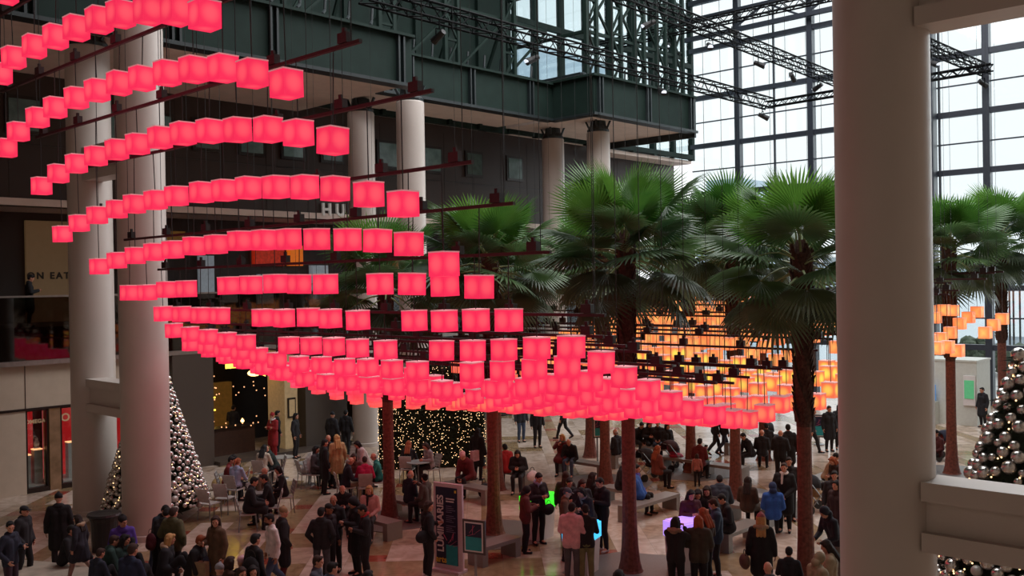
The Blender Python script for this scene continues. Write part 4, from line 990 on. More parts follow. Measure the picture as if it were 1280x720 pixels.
def parts(pose):
    if pose in CACHE: return CACHE[pose]
    J = pose_joints(**POSES[pose]); D = {'J': J}
    bm = B(); torso(bm, J, 0); limbs(bm, J, 0, 0); head(bm, J); hand(bm, J, 0); hand(bm, J, 1)
    for i in (0, 1): cap_(bm, J['ank'][i], J['ank'][i] + J['toe'][i] * .12 + V((0, 0, -.03)), .036, .03)
    D['body'] = remesh(bm, .0085, 2, 'person', [SKIN['f']], .4)
    R = J['R']; P = J['pel']; up = lambda v: P + R @ V(v)
    def jacket(e, coat):
        bm = B(); torso(bm, J, e); limbs(bm, J, e * .95, 0, True, False, .97)
        for i in (0, 1): cap_(bm, J['hip'][i] + V((0, 0, .02)), J['hip'][i].lerp(J['kne'][i], .12), .10 + e * .6, .10 + e * .5)
        cap_(bm, up((-.05, -.02, .53)), up((.05, -.02, .53)), .055 + e * .7); cap_(bm, up((-.04, .02, .50)), up((.04, .02, .50)), .05 + e)
        if coat:
            for i in (0, 1):
                e1 = J['hip'][i].lerp(J['kne'][i], .85); cap_(bm, J['hip'][i] + V((0, 0, .06)), e1, .115 + e * .6, .115 + e * .8)
            m0, m1 = (J['hip'][0] + J['hip'][1]) / 2, (J['kne'][0] + J['kne'][1]) / 2; cap_(bm, m0, m0.lerp(m1, .85), .11 + e * .5, .105 + e * .6)
        return remesh(bm, .015, 4, 'coat' if coat else 'jacket', [cloth('#151316')])
    D['jacket'] = jacket(.022, False); D['coat'] = jacket(.03, True); D['sweater'] = jacket(.013, False); D['sweater'].name = 'sweater'
    D['puffer'] = jacket(.042, False)
    bm = B(); limbs(bm, J, 0, .014, False, True)
    for s in (-1, 1): cap_(bm, P + V((s * .07, -.005, -.02)), P + R @ V((s * .06, 0, .08)), .112, .105)
    D['trousers'] = remesh(bm, .015, 3, 'trousers', [cloth('#151316')])
    D['shoe'] = [shoe_mesh(J, 0), shoe_mesh(J, 1)]; CACHE[pose] = D; return D
def head_piece(kind):
    bm = B(); E_ = lambda c, r, rot=None: add_ell(bm, V(c), r, rot, 3)
    tilt = Matrix.Rotation(math.radians(-24), 4, 'X')
    if kind in ('short', 'bob', 'long', 'pony', 'bun'):
        E_((0, -.013, .142), (.083, .097, .094), tilt); E_((0, -.045, .11), (.078, .062, .085)); E_((0, .055, .205), (.055, .045, .022)); E_((.03, .06, .19), (.035, .03, .025))
    if kind == 'bob' or kind == 'long':
        for s in (-1, 1): cap_(bm, V((s * .068, -.01, .15)), V((s * .078, -.005, .0)), .034, .03); cap_(bm, V((s * .05, -.06, .12)), V((s * .06, -.055, -.02)), .045, .04)
        E_((0, -.06, .05), (.075, .045, .09))
    if kind == 'long':
        for s in (-1, 0, 1): cap_(bm, V((s * .055, -.075, .02)), V((s * .07, -.115, -.22)), .045, .03)
        for s in (-1, 1): cap_(bm, V((s * .078, .0, .0)), V((s * .10, .03, -.16)), .03, .018)
    if kind == 'pony': cap_(bm, V((0, -.10, .16)), V((0, -.14, .12)), .03, .035); cap_(bm, V((0, -.14, .12)), V((0, -.15, -.05)), .035, .015)
    if kind == 'bun': E_((0, -.11, .17), (.045, .045, .045))
    if kind == 'rim': E_((0, -.05, .085), (.078, .055, .06)); 
    if kind == 'beanie': E_((0, -.008, .165), (.088, .104, .085), tilt); E_((0, -.012, .145), (.092, .108, .03), tilt); E_((0, -.01, .255), (.026, .026, .024))
    if kind == 'cap':
        E_((0, -.005, .165), (.085, .102, .072)); E_((0, .11, .155), (.06, .06, .010)); E_((0, -.05, .09), (.076, .05, .05))
    if kind == 'hood':
        E_((0, -.02, .13), (.102, .11, .12), tilt); E_((0, -.07, .02), (.10, .07, .09))
    if kind == 'furhood':
        for k in range(14):
            a = math.radians(-20 + 220 * k / 13); E_((.125 * math.cos(a), -.06 - .07 * max(0, math.sin(a)), -.035 + .012 * math.sin(3 * a)), (.038, .036, .036))
        E_((0, -.10, -.05), (.10, .055, .07))
    if kind == 'scarf':
        for k in range(12): a = 2 * PI * k / 12; E_((.078 * math.cos(a), .0 + .078 * math.sin(a), -.02 + .012 * math.sin(2 * a)), (.034, .034, .032))
        cap_(bm, V((.03, .085, -.03)), V((.045, .12, -.26)), .032, .03)
    if kind == 'beard': E_((0, .06, .035), (.054, .054, .042)); E_((0, .095, .065), (.03, .012, .008))
    return remesh(bm, .008 if kind == 'beard' else .010, 2, {'beanie': 'beanie', 'cap': 'cap', 'hood': 'hood', 'furhood': 'hood', 'scarf': 'scarf', 'beard': 'beard'}.get(kind, 'hair'), [cloth('#151316')])
HP = {}
eb = B(); add_ell(eb, (0, 0, 0), (.0105, .007, .0075), sub=2); EYEME = new_mesh(eb, 'eye', EYE_M, True)
PC = {'blk': '#17151a', 'nvy': '#1c2233', 'gry': '#44444a', 'lgr': '#7d7d82', 'chr': '#2a292d', 'brn': '#4a3226', 'tan': '#8f7455', 'bei': '#b09a7c', 'wht': '#cfc6c4', 'pnk': '#c9999f', 'hot': '#b01c4e', 'red': '#a01c22', 'drd': '#5a1a1f', 'blu': '#22509a', 'dbl': '#22395a', 'sky': '#8896b4', 'olv': '#4a4a30', 'grn': '#1e3a35', 'lim': '#5aa05a', 'tea': '#187068', 'pur': '#4c358f', 'jean': '#3c4c66', 'khk': '#6b6a48', 'dkb': '#241a16', 'blond': '#b08a58', 'ginger': '#8a4526', 'silver': '#a09a94', 'black': '#120f10', 'hairb': '#33211a', 'fur': '#a08a70'}
def put(parent, me, name, m, mtx=None):
    o = link(name, me, parent)
    if mtx: o.matrix_local = mtx
    o.material_slots[0].link = 'OBJECT'; o.material_slots[0].material = m
    return o
def person(loc, ang, pose, top, tcol, bcol, hair, hcol, label, skin='f', s=1.0, extra='', shoe='#17151a', group=None):
    D = parts(pose); J = D['J']
    o = link('person', D['body'], None, loc, facing(ang)); o.scale = (s, s, s)
    o.material_slots[0].link = 'OBJECT'; o.material_slots[0].material = SKIN[skin]
    tag(o, label, 'person', group)
    put(o, D[top], {'puffer': 'jacket'}.get(top, top), cloth(PC.get(tcol, tcol))); put(o, D['trousers'], 'trousers', cloth(PC.get(bcol, bcol)))
    for i in (0, 1): put(o, D['shoe'][i], 'shoe', cloth(shoe))
    hs = [(hair, hcol)] if hair else []
    for e in extra.split():
        k, c = e.split(':'); hs.append((k, c))
    for k, c in hs:
        if k == 'bald': continue
        if k not in HP: HP[k] = head_piece(k)
        put(o, HP[k], HP[k].name.split('.')[0], cloth(PC.get(c, c)), J['hm'])
    if 75 < abs((ang + 180) % 360 - 180) <= 180:
        for q in (-1, 1):
            e = link('eye', EYEME, o); e.matrix_local = J['hm'] @ Matrix.Translation((q * .033, .0915, .112))
    return o
def by_head(x, y, pose, s=1.0, base=0.0, hat=.0):
    zt = (parts(pose)['J']['top'] + .012 + hat) * s + base
    p = at_z(x, y, zt); return Vector((p.x, p.y, base))
# ------------------------------------------------------------------ cafe chair and table
def chair_parts():
    b = B(); bx(b, -.22, .22, -.22, .22, .44, .47); seat = new_mesh(b, 'seat', M['chair_grey'])
    b = B()
    for k in range(4): z0 = .52 + .1 * k; y = -.22 - .03 * k; bx(b, -.21, .21, y - .015, y + .012, z0, z0 + .102)
    back = new_mesh(b, 'backrest', M['chair_grey']); legs = []
    for sx in (-1, 1):
        for sy in (-1, 1):
            b = B(); add_tube(b, (sx * .2, sy * .2, .45), (sx * .22, sy * .24, 0), .014, n=6)
            if sy < 0: add_tube(b, (sx * .2, -.2, .45), (sx * .2, -.31, .9), .013, n=6)
            legs.append(new_mesh(b, 'leg', M['chair_metal']))
    return seat, back, legs
CH = chair_parts()
def chair(p, rz, lab):
    t = thing('cafe_chair', lab, 'chair', (p[0], p[1], 0), rz, 'pale grey cafe chairs')
    link('seat', CH[0], t); link('backrest', CH[1], t)
    for l in CH[2]: link('leg', l, t)
    return t
def table(x, y, lab, round_=True):
    p = at_z(x, y, .74); t = thing('cafe_table', lab, 'table', (p.x, p.y, 0), .3, 'round cafe tables')
    b = B(); add_lathe(b, [(.38, .715), (.4, .72), (.4, .74), (.38, .745)], 24); obj('tabletop', b, M['table_grey'], t)
    b = B(); add_lathe(b, [(.035, .03), (.035, .715)], 10); obj('stem', b, M['chair_metal'], t)
    b = B(); add_lathe(b, [(.24, 0), (.22, .03), (.04, .05)], 16); obj('foot', b, M['chair_metal'], t)
PEOPLE = []
def X(x, y, pose, ang, top, tc, bc, hair, hc, label, skin='f', s=1.0, extra='', shoe='#17151a', on='floor', clab=None):
    hat = .03 if hair in ('beanie', 'hood') else 0
    base = STEP if on == 'step' else 0
    p = by_head(x, y, pose, s, base, hat); o = person(p, ang, pose, top, tc, bc, hair, hc, label, skin, s, extra, shoe)
    PEOPLE.append((p, label))
    if on == 'chair': chair(p, facing(ang), clab or ('grey cafe chair under the ' + label))
    return o
# --- people in the left foreground
X(12, 651, 'turnr', 100, 'jacket', 'nvy', '#35222f', 'pony', 'black', 'woman at the left edge in navy jacket and ponytail, looking right')
X(29, 632, 'pocket', 95, 'puffer', 'blk', 'blk', 'cap', 'blk', 'man in black cap and hooded black jacket at far left')
X(73, 615, 'stand', -20, 'coat', '#0f0e12', 'blk', 'beanie', '#0f0e12', 'broad man in long black coat seen from behind, near the red shop window', s=1.04)
X(78, 657, 'low', 80, 'jacket', 'blk', 'blk', 'short', 'black', 'man in black crouched on the step facing right, behind the walking girl', on='step')
X(100, 643, 'walk', -80, 'coat', '#20202c', '#8a6a60', 'long', 'dkb', 'girl with long dark hair and pink boots walking left', shoe='#b01c48', extra='furhood:fur', on='step', s=.82)
X(152, 641, 'lowt', 150, 'jacket', 'pur', 'blk', 'beanie', 'blk', 'person in bright purple jacket and black cap in front of the column foot', s=1.1, on='step')
X(150, 667, 'lowt', 110, 'jacket', 'grn', 'blk', 'long', 'black', 'woman with long black hair and pale face seated low beside the green coat', on='step')
X(130, 671, 'low', 60, 'puffer', 'grn', 'blk', 'short', 'hairb', 'person hunched in a dark green coat on the step', on='step')
X(116, 688, 'low', 30, 'jacket', 'nvy', 'blk', 'short', 'hairb', 'person in navy bending low left of the green coat', s=.9, on='step')
X(156, 683, 'low', 20, 'jacket', '#16203a', 'blk', 'short', 'hairb', 'man in navy hoodie seen from behind at the bottom left', s=1.12, on='step')
X(204, 667, 'lowt', 85, 'puffer', '#1a1b22', 'blk', 'bob', 'blond', 'blonde woman in dark coat with pale fur hood, sitting in profile', extra='furhood:fur', on='step', s=1.05)
X(239, 669, 'low', 95, 'puffer', 'blk', 'jean', 'short', 'ginger', 'bearded man in black jacket and jeans sitting on the step facing right', extra='beard:ginger', on='step', s=1.05)
X(270, 644, 'turnl', 215, 'coat', '#54402e', 'blk', 'long', 'hairb', 'woman in brown coat standing with a paper bag')
X(198, 640, 'bend', 20, 'jacket', 'blk', 'blk', 'short', 'black', 'person in black with a dark red backpack in front of the near column', s=.98)
X(196, 631, 'bend', 120, 'jacket', '#26303c', 'jean', 'short', 'black', 'dark-haired man leaning against the foot of the near left column')
X(216, 634, 'pocket', 20, 'puffer', 'olv', 'blk', 'short', 'hairb', 'man in olive green padded jacket seen from behind by the silver tree')
X(280, 697, 'lowt', 40, 'jacket', 'brn', 'blk', 'bob', 'hairb', 'brown-haired head low in the bottom left crowd', on='step')
X(294, 698, 'low', 20, 'jacket', 'chr', 'blk', 'beanie', 'pnk', 'person in a fluffy pink hat at the bottom left', on='step')
X(268, 707, 'low', 10, 'jacket', 'gry', 'blk', 'beanie', 'lgr', 'person in a pale grey knitted hat at the bottom edge', on='step')
X(303, 706, 'lowt', 170, 'jacket', 'blk', 'blk', 'long', 'hairb', 'brown-haired woman facing the viewer at the bottom edge', on='step')
X(319, 704, 'lowt', 185, 'jacket', 'chr', 'blk', 'long', 'black', 'dark-haired girl at the bottom edge below the white sweater', on='step')
X(318, 667, 'stand', 40, 'jacket', 'blk', 'jean', 'short', 'black', 'man in black carrying a round black backpack beside the white sweater')
X(341, 641, 'walk', 235, 'sweater', 'wht', 'jean', 'short', 'black', 'bearded man in white sweater and jeans walking', extra='beard:black', skin='m', s=1.03)
X(353, 632, 'pocket', 60, 'coat', 'blk', 'drd', 'beanie', 'tan', 'woman in beige hat, black coat and dark red trousers')
X(401, 634, 'pocket', 5, 'jacket', '#1d1c20', 'gry', 'short', 'black', 'man in black jacket and grey trousers seen from behind', s=.98)
X(417, 618, 'clasp', 190, 'jacket', 'blk', 'blk', 'bald', 'black', 'bald man in black facing the viewer in the dark standing group', skin='m', s=1.02)
X(410, 629, 'stand', 120, 'jacket', '#201d24', 'blk', 'cap', 'black', 'man in dark cap between two others in the standing group', skin='m')
X(428, 605, 'sitp', 170, 'jacket', '#141318', 'blk', 'bald', 'black', 'bald man in black sitting behind the standing group, looking at his phone')
X(462, 606, 'sit', 185, 'jacket', '#b98a86', 'blk', 'bob', 'blond', 'blonde woman in flowered pink jacket sitting on a granite bench', extra='scarf:blk')
X(444, 620, 'phone', 240, 'coat', '#121116', 'blk', 'hood', '#121116', 'tall figure in black hooded coat turned left, left of the red stripe jacket', s=1.03)
X(456, 631, 'phone', 250, 'jacket', '#17151a', '#17151a', 'short', 'black', 'person in black jacket with a red stripe, head bowed, feet on pale slab', skin='m', extra='scarf:red')
X(393, 694, 'sit', 95, 'jacket', '#444b58', 'blk', 'short', 'hairb', 'man in grey-blue jacket at the bottom edge, short brown hair')
X(411, 703, 'sit', 60, 'jacket', '#3a5068', 'blk', 'short', 'black', 'person in denim blue at the bottom edge, right of the grey-blue jacket')
X(459, 713, 'stand', 20, 'jacket', 'blk', 'blk', 'bob', 'black', 'top of a dark-haired head at the bottom edge left of the banner')
X(534, 626, 'turnr', 60, 'jacket', '#131217', 'blk', 'bob', 'hairb', 'woman in black standing just left of the banner, white shoes', shoe='#c9c2c2')
X(511, 588, 'sit', 40, 'jacket', '#1b2030', 'blk', 'rim', 'silver', 'grey-haired man in navy seen from behind on the left palm bench')
X(532, 592, 'sitx', -60, 'jacket', '#4a4440', 'blk', 'bun', 'black', 'woman in camouflage jacket on the bench beside the grey-haired man')
X(509, 552, 'sitt', 10, 'sweater', '#17151a', 'blk', 'long', 'ginger', 'woman with long auburn hair in black, back turned, before the lit hedge', on='chair', clab='grey cafe chair under the auburn-haired woman before the lit hedge')
X(538, 553, 'sitp', 235, 'sweater', '#8f8a8c', 'blk', 'bob', 'hairb', 'woman in pale grey sweater sitting before the lit hedge', on='chair')
X(587, 562, 'sitl', 215, 'puffer', 'drd', 'blk', 'beanie', 'pnk', 'large person in dark red jacket and pale pink hat', s=1.08)
X(597, 535, 'stand', 30, 'coat', '#121116', 'blk', 'long', 'black', 'woman in long black coat in front of the hedge right end')
X(632, 555, 'sit', -30, 'puffer', 'red', 'blk', 'short', 'black', 'person in bright red hooded jacket seated left of the woman with white bag')
X(648, 562, 'sitp', 190, 'puffer', '#17151a', 'blk', 'bob', 'black', 'woman in black puffy coat bowed over her phone, white bag beside her')
# --- around the green and blue pedestals
X(656, 607, 'phone', 80, 'puffer', '#5a2422', 'blk', 'hood', '#1a1718', 'person in red and black jacket at the left of the green pedestal', s=.94)
X(672, 591, 'phone', 150, 'jacket', '#26252c', 'blk', 'short', 'black', 'tall man in dark jacket and pale shirt in front of the green pedestal', s=1.05, extra='scarf:sky')
X(706, 610, 'phone', 95, 'coat', '#5a3a26', 'blk', 'cap', 'gry', 'man in brown coat and grey cap beside the blue pedestal')
X(711, 597, 'phone', 170, 'jacket', '#131217', 'blk', 'short', 'black', 'dark-haired man in black facing the viewer behind the brown coat')
X(707, 589, 'stand', 10, 'jacket', '#2a1f1c', 'blk', 'long', 'hairb', 'woman with long brown hair farthest back in the pedestal crowd')
X(714, 630, 'phone', 20, 'puffer', 'pnk', '#4c4a4e', 'short', 'black', 'person in pale pink hoodie and grey trousers seen from behind', s=1.02)
X(732, 632, 'phone', 0, 'sweater', '#121116', 'khk', 'short', 'black', 'man in black top and olive trousers seen from behind', skin='m')
X(727, 599, 'phone', 160, 'jacket', '#20222e', 'blk', 'bob', 'hairb', 'brown-haired woman in dark blue facing the blue pedestal')
X(737, 608, 'bend', 230, 'jacket', '#1c1e26', 'blk', 'bob', 'black', 'woman with pale scarf bent over the blue pedestal', extra='scarf:lgr')
X(740, 590, 'stand', 60, 'jacket', '#1a1719', 'blk', 'long', 'dkb', 'woman with long dark hair behind the tall man with striped trousers')
X(752, 597, 'phone', 235, 'jacket', '#131217', '#17161c', 'short', 'black', 'tall man in black reading his phone right of the blue pedestal', s=1.05, shoe='#b9b2b2')
# --- middle benches
X(703, 542, 'sitx', 195, 'coat', 'drd', 'blk', 'bob', 'blond', 'woman in dark red coat with grey scarf seated beside a man in jeans', extra='scarf:#4a5a58')
X(714, 547, 'sitl', 200, 'jacket', '#141318', 'jean', 'rim', 'silver', 'grey-haired man in black jacket and jeans beside the woman in red')
X(771, 536, 'sit', -40, 'jacket', '#1c1e28', '#a08f84', 'rim', 'silver', 'grey-haired man in navy seated with his back turned, by far trunks')
X(773, 575, 'sitp', 95, 'jacket', '#131217', 'blk', 'short', 'black', 'man in black seen sideways on a bench, reading his phone by the central trunk', skin='m')
X(793, 580, 'sit', 120, 'jacket', 'pur', 'blk', 'short', 'black', 'person in purple partly hidden by the central palm trunk')
X(801, 587, 'sitl', -60, 'puffer', 'blu', 'blk', 'short', 'hairb', 'person in bright blue jacket bending forward on the granite bench')
X(820, 557, 'sit', 60, 'jacket', '#6a3326', 'blk', 'long', 'ginger', 'woman with long ginger hair sitting behind the strollers')
X(797, 527, 'sitl', 160, 'jacket', '#141318', 'blk', 'short', 'black', 'dark seated figure under the lanterns, first of the row right of the trunk')
X(810, 526, 'sitp', 170, 'jacket', '#17151a', 'blk', 'bob', 'black', 'dark seated figure under the lanterns, second of the row')
X(822, 525, 'sit', 190, 'jacket', '#1c1a20', 'nvy', 'short', 'hairb', 'dark seated figure under the lanterns, third of the row')
X(833, 528, 'sit', 150, 'jacket', '#121116', 'jean', 'bob', 'black', 'seated figure in dark blue jeans at the right end of the row')
X(881, 556, 'walk', 70, 'sweater', 'lim', 'blk', 'short', 'black', 'child in light green top near the long bench', s=.62)
X(871, 567, 'stand', 10, 'sweater', '#a86a60', 'blk', 'bob', 'hairb', 'small child in striped red and white top by the trunk', s=.60)
X(874, 548, 'sit', 30, 'jacket', 'drd', 'blk', 'short', 'black', 'adult in dark red half hidden behind the trunk beside the children')
X(893, 512, 'walk', 80, 'jacket', '#17151a', 'blk', 'short', 'black', 'dark-clad walker under the lanterns, legs apart, left one')
X(904, 512, 'walk', 75, 'jacket', '#1a181c', 'nvy', 'short', 'black', 'dark-clad walker under the lanterns, right one')
X(651, 500, 'stand', 160, 'jacket', '#2a2c33', 'jean', 'short', 'black', 'person in jeans whose legs show under the lanterns on the left')
X(671, 505, 'stand', 160, 'jacket', '#17151a', 'blk', 'short', 'black', 'person in black whose legs show under the lanterns beside the jeans')
X(704, 498, 'walk', -70, 'jacket', '#1a181c', 'blk', 'short', 'black', 'person in black striding left under the lanterns above the seated couple')
X(939, 541, 'sitl', 250, 'jacket', '#131217', 'blk', 'short', 'black', 'man in black leaning forward at the left of a far pair')
X(952, 537, 'sit', 20, 'jacket', '#121116', 'blk', 'bald', 'black', 'bald man in black seen from behind on the far bench')
X(958, 529, 'sit', 10, 'jacket', '#1a181c', 'blk', 'short', 'black', 'dark figure half hidden behind the bald man on the far bench')
X(975, 538, 'phone', 30, 'puffer', '#121116', 'blk', 'bald', 'black', 'bald man in bulky black jacket standing far right, back turned')
X(985, 530, 'stand', 10, 'coat', '#17151a', 'blk', 'short', 'black', 'tall man in black standing right of the bald man', s=1.03)
# --- right crowd
X(844, 646, 'raise', 30, 'jacket', '#19161a', '#121116', 'bob', 'black', 'woman with fur-hooded black jacket holding up a phone at the purple pedestal', extra='furhood:#8a6a58')
X(873, 646, 'phone', 10, 'puffer', '#3a3228', '#121116', 'bob', 'ginger', 'person with reddish hair in olive brown jacket seen from behind')
X(881, 636, 'phone', 330, 'jacket', '#3a2a24', '#17151a', 'long', 'ginger', 'red-haired woman left of the blue padded jacket')
X(895, 624, 'phone', 280, 'puffer', '#22384f', '#17151a', 'short', 'hairb', 'man in blue padded jacket facing left at the purple pedestal', s=1.02)
X(863, 612, 'phone', 170, 'jacket', '#4a2230', 'blk', 'long', 'black', 'dark-haired girl in plaid shirt behind the purple screen')
X(872, 609, 'bend', 190, 'jacket', '#17151a', 'blk', 'long', 'black', 'dark-haired woman in black behind the purple screen, second in the huddle')
X(884, 607, 'phone', 200, 'jacket', '#2a2018', 'blk', 'bob', 'dkb', 'person in dark brown at the back of the purple pedestal huddle')
X(900, 598, 'bend', 10, 'puffer', '#2a3440', 'blk', 'short', 'black', 'hunched person in slate blue jacket behind the huddle')
X(912, 618, 'sitp', 265, 'jacket', '#121116', 'blk', 'short', 'black', 'man in black seated in profile on a granite bench right of the huddle', s=1.04)
X(934, 596, 'sit', 30, 'coat', '#3c2c20', 'blk', 'long', 'dkb', 'woman in brown fur coat sitting behind the pedestal palm')
X(980, 578, 'clasp', 205, 'coat', '#0f0e12', '#0f0e12', 'short', 'hairb', 'man in black suit and pale tie standing with clasped hands', s=1.04, extra='scarf:wht')
X(986, 571, 'stand', 190, 'jacket', '#1c1a1e', 'blk', 'short', 'black', 'person half hidden right behind the suited man')
X(966, 602, 'sit', 10, 'puffer', 'blu', 'blk', 'hood', '#1a2c50', 'person in blue jacket seated beside the suited man, back turned')
X(951, 640, 'stand', 15, 'coat', '#17161b', '#121116', 'beanie', '#9a5a60', 'woman in black coat and dusty pink hat seen from behind', extra='furhood:fur long:blond')
X(962, 703, 'sit', 350, 'jacket', 'gry', 'blk', 'bald', 'black', 'bald man in grey at the bottom edge below the pink hat woman')
X(986, 685, 'phone', 20, 'jacket', '#1c1c24', 'blk', 'short', 'black', 'boy in dark jacket left of the near right palm trunk', s=.86)
X(1037, 676, 'phone', 290, 'puffer', '#9c8a70', 'blk', 'long', 'dkb', 'dark-haired woman in beige padded parka right of the palm trunk')
X(1022, 690, 'phone', 70, 'puffer', '#8a775e', 'blk', 'hood', '#8a775e', 'person in tan hood half behind the near right palm trunk', s=.95)
X(1031, 566, 'sitl', 120, 'sweater', '#a58f78', 'blk', 'short', 'black', 'seated reader in beige top left of the big column')
X(1047, 571, 'sitp', 250, 'jacket', '#2a1d1c', 'blk', 'long', 'ginger', 'seated person with reddish hair touching the big column edge')
X(1043, 588, 'stand', 200, 'jacket', '#221e22', 'blk', 'short', 'black', 'dark figure against the left edge of the big column, upper')
X(1046, 600, 'stand', 240, 'coat', '#2a1a1e', 'blk', 'bob', 'black', 'dark red-clad figure against the left edge of the big column, middle')
X(1044, 631, 'bend', 250, 'jacket', '#1a1c28', '#6f675f', 'hood', '#1a1c28', 'person in navy jacket bending over the stroller by the big column')
X(1036, 507, 'stand', 170, 'coat', '#141318', 'blk', 'short', 'black', 'standing figure in black coat far back left of the big column')
X(1049, 505, 'stand', 190, 'coat', '#1c1a1e', 'blk', 'bob', 'black', 'standing figure far back touching the big column')
X(1014, 510, 'walk', 120, 'jacket', '#1a181c', 'blk', 'short', 'black', 'dark walker far back left of the near right palm trunk')
X(773, 712, 'stand', 20, 'jacket', 'blk', 'blk', 'bob', 'black', 'top of a dark head at the bottom edge below the blue pedestal')
X(1228, 484, 'stand', 250, 'coat', '#141318', 'blk', 'short', 'black', 'person in black by the glass wall beside the silver tree')
X(1217, 478, 'walk', 250, 'jacket', '#1c1a20', 'blk', 'bob', 'black', 'dark walker behind the grey booth near the glass wall')
X(1172, 537, 'sit', 250, 'jacket', '#4a2224', 'blk', 'short', 'black', 'person in dark red sitting by the right palm and stroller')
# --- cafe on the left
X(282, 571, 'sitt', 80, 'jacket', '#6a1c20', 'blk', 'short', 'black', 'person in red and black at the far left cafe table', on='chair')
X(293, 574, 'sitt', 20, 'sweater', '#8892ac', 'blk', 'pony', 'ginger', 'woman in pale blue shirt seen from behind at the left cafe table', on='chair', clab='grey cafe chair under the woman in pale blue shirt')
X(299, 568, 'sitt', 260, 'jacket', '#17151a', 'blk', 'short', 'black', 'man in black on the right of the left cafe table', on='chair')
X(309, 597, 'sitt', 75, 'coat', '#15141a', 'blk', 'short', 'black', 'man in dark suit at the nearest cafe table, facing right', on='chair', s=1.05)
X(324, 584, 'sitt', 110, 'jacket', '#5a4a38', 'blk', 'rim', 'silver', 'older man in olive brown behind the nearest cafe table', on='chair')
X(338, 593, 'sitt', 260, 'jacket', '#131217', 'blk', 'short', 'black', 'man in black facing left at the nearest cafe table', on='chair')
X(355, 582, 'sitt', 245, 'jacket', '#17151a', 'blk', 'bob', 'black', 'person in black with white piping right of the nearest table', on='chair', extra='scarf:wht')
X(327, 557, 'sitt', 15, 'sweater', '#b0a494', 'blk', 'long', 'black', 'woman in cream top with long black hair, back turned', on='chair')
X(345, 556, 'sitl', 250, 'jacket', '#1e2c2a', 'blk', 'bald', 'black', 'balding man in dark green leaning on the far cafe table', on='chair')
X(382, 560, 'sitl', 60, 'puffer', '#b4adaa', 'blk', 'short', 'black', 'person in pale hooded jacket bowed near the stone pilasters', on='chair')
X(393, 557, 'sit', 100, 'jacket', '#3a3438', 'blk', 'bob', 'black', 'person in dark grey seated right of the pale hooded jacket', on='chair')
X(405, 549, 'stand', 60, 'coat', '#131217', 'blk', 'short', 'black', 'standing person in black coat left of the blonde woman')
X(410, 543, 'stand', 150, 'jacket', '#2a262a', 'blk', 'rim', 'silver', 'white-haired person between the black coat and the blonde woman')
X(421, 543, 'stand', 330, 'coat', '#a8875e', 'blk', 'long', 'blond', 'blonde woman in long camel coat by the middle column')
X(415, 514, 'stand', 30, 'puffer', '#15131a', 'blk', 'beanie', '#15131a', 'bulky figure in dark purple coat and hat entering the shops')
X(432, 512, 'stand', 10, 'jacket', '#17151a', 'blk', 'short', 'black', 'dark figure in the doorway left of the middle column')
X(431, 572, 'sitt', 70, 'jacket', '#191c2a', '#8a7a64', 'rim', 'silver', 'grey-haired man in navy at the busy table by the left palm', on='chair', clab='grey cafe chair under the man in navy at the busy table')
X(442, 566, 'sitt', 170, 'jacket', '#5a3a34', 'blk', 'long', 'hairb', 'long-haired woman facing the viewer at the busy table', on='chair')
X(456, 572, 'sitt', 350, 'sweater', 'hot', '#4a5262', 'short', 'hairb', 'person in magenta top, back turned, at the busy table', on='chair')
X(474, 566, 'sitt', 270, 'sweater', 'tea', 'blk', 'rim', 'silver', 'grey-haired person in teal sweater left of the palm trunk', on='chair')
X(458, 551, 'bend', 250, 'puffer', '#b8b0b0', 'blk', 'bob', 'black', 'black-haired woman in white jacket standing behind the busy table')
X(447, 556, 'sit', 110, 'jacket', '#2c3228', 'blk', 'bob', 'hairb', 'person in dark green seated behind the busy table', on='chair')
# --- shop entrance
X(341, 515, 'cross', 215, 'coat', '#8e1a20', '#8e1a20', 'beanie', '#8e1a20', 'person in red coat and hat with white beard at the shop entrance', extra='beard:wht scarf:wht')
X(291, 507, 'phone', 10, 'jacket', '#15141a', '#1c2438', 'short', 'black', 'dark figure standing at the warm lit shop counter', s=1.02)
X(346, 513, 'stand', 60, 'jacket', '#131217', 'blk', 'short', 'black', 'dark figure right behind the red coat at the shop entrance')
X(369, 516, 'stand', 100, 'jacket', '#1a161a', 'blk', 'bob', 'black', 'dark figure beside the cream pier at the shop entrance')
p = at_y(38, 405, W1 + .2); person(Vector((p.x, W1 + .25, 5.4)), 60, 'phone', 'coat', '#131217', 'blk', 'short', 'black', 'dark figure standing at the upper gallery rail on the left')
# --- empty chairs, tables
for x, y, a, lab in ((262, 640, 25, 'empty pale cafe chair nearest the silver tree'), (281, 633, 10, 'empty cafe chair with pinkish back beside the silver tree'), (440, 585, 200, 'empty pale cafe chair behind the blonde woman')):
    p = at_z(x, y, .2); chair(p, facing(a), lab)
table(290, 592, 'small cafe table among the left group of three')
table(323, 614, 'cafe table nearest the viewer with pale cups on it')
table(352, 571, 'round grey cafe table in front of the red coat')
table(447, 592, 'busy round cafe table left of the left palm trunk')
table(386, 578, 'cafe table near the stone pilasters')
table(523, 577, 'small table between the two women before the lit hedge')
for i, (x, y) in enumerate(((331, 604), (322, 610), (346, 601), (440, 588), (447, 586), (452, 590))):
    p = at_z(x, y, .75); b = B(); add_lathe(b, [(.03, 0), (.04, .11), (.038, .115)], 10); add_lathe(b, [(.043, .115), (.035, .13)], 10)
    tag(obj('paper_cup', b, M['white_plain'], loc=(p.x, p.y, .745)), 'small white paper cup, %s from the left on the cafe tables' % ORD[i + 1], 'cup', 'paper cups on the cafe tables')
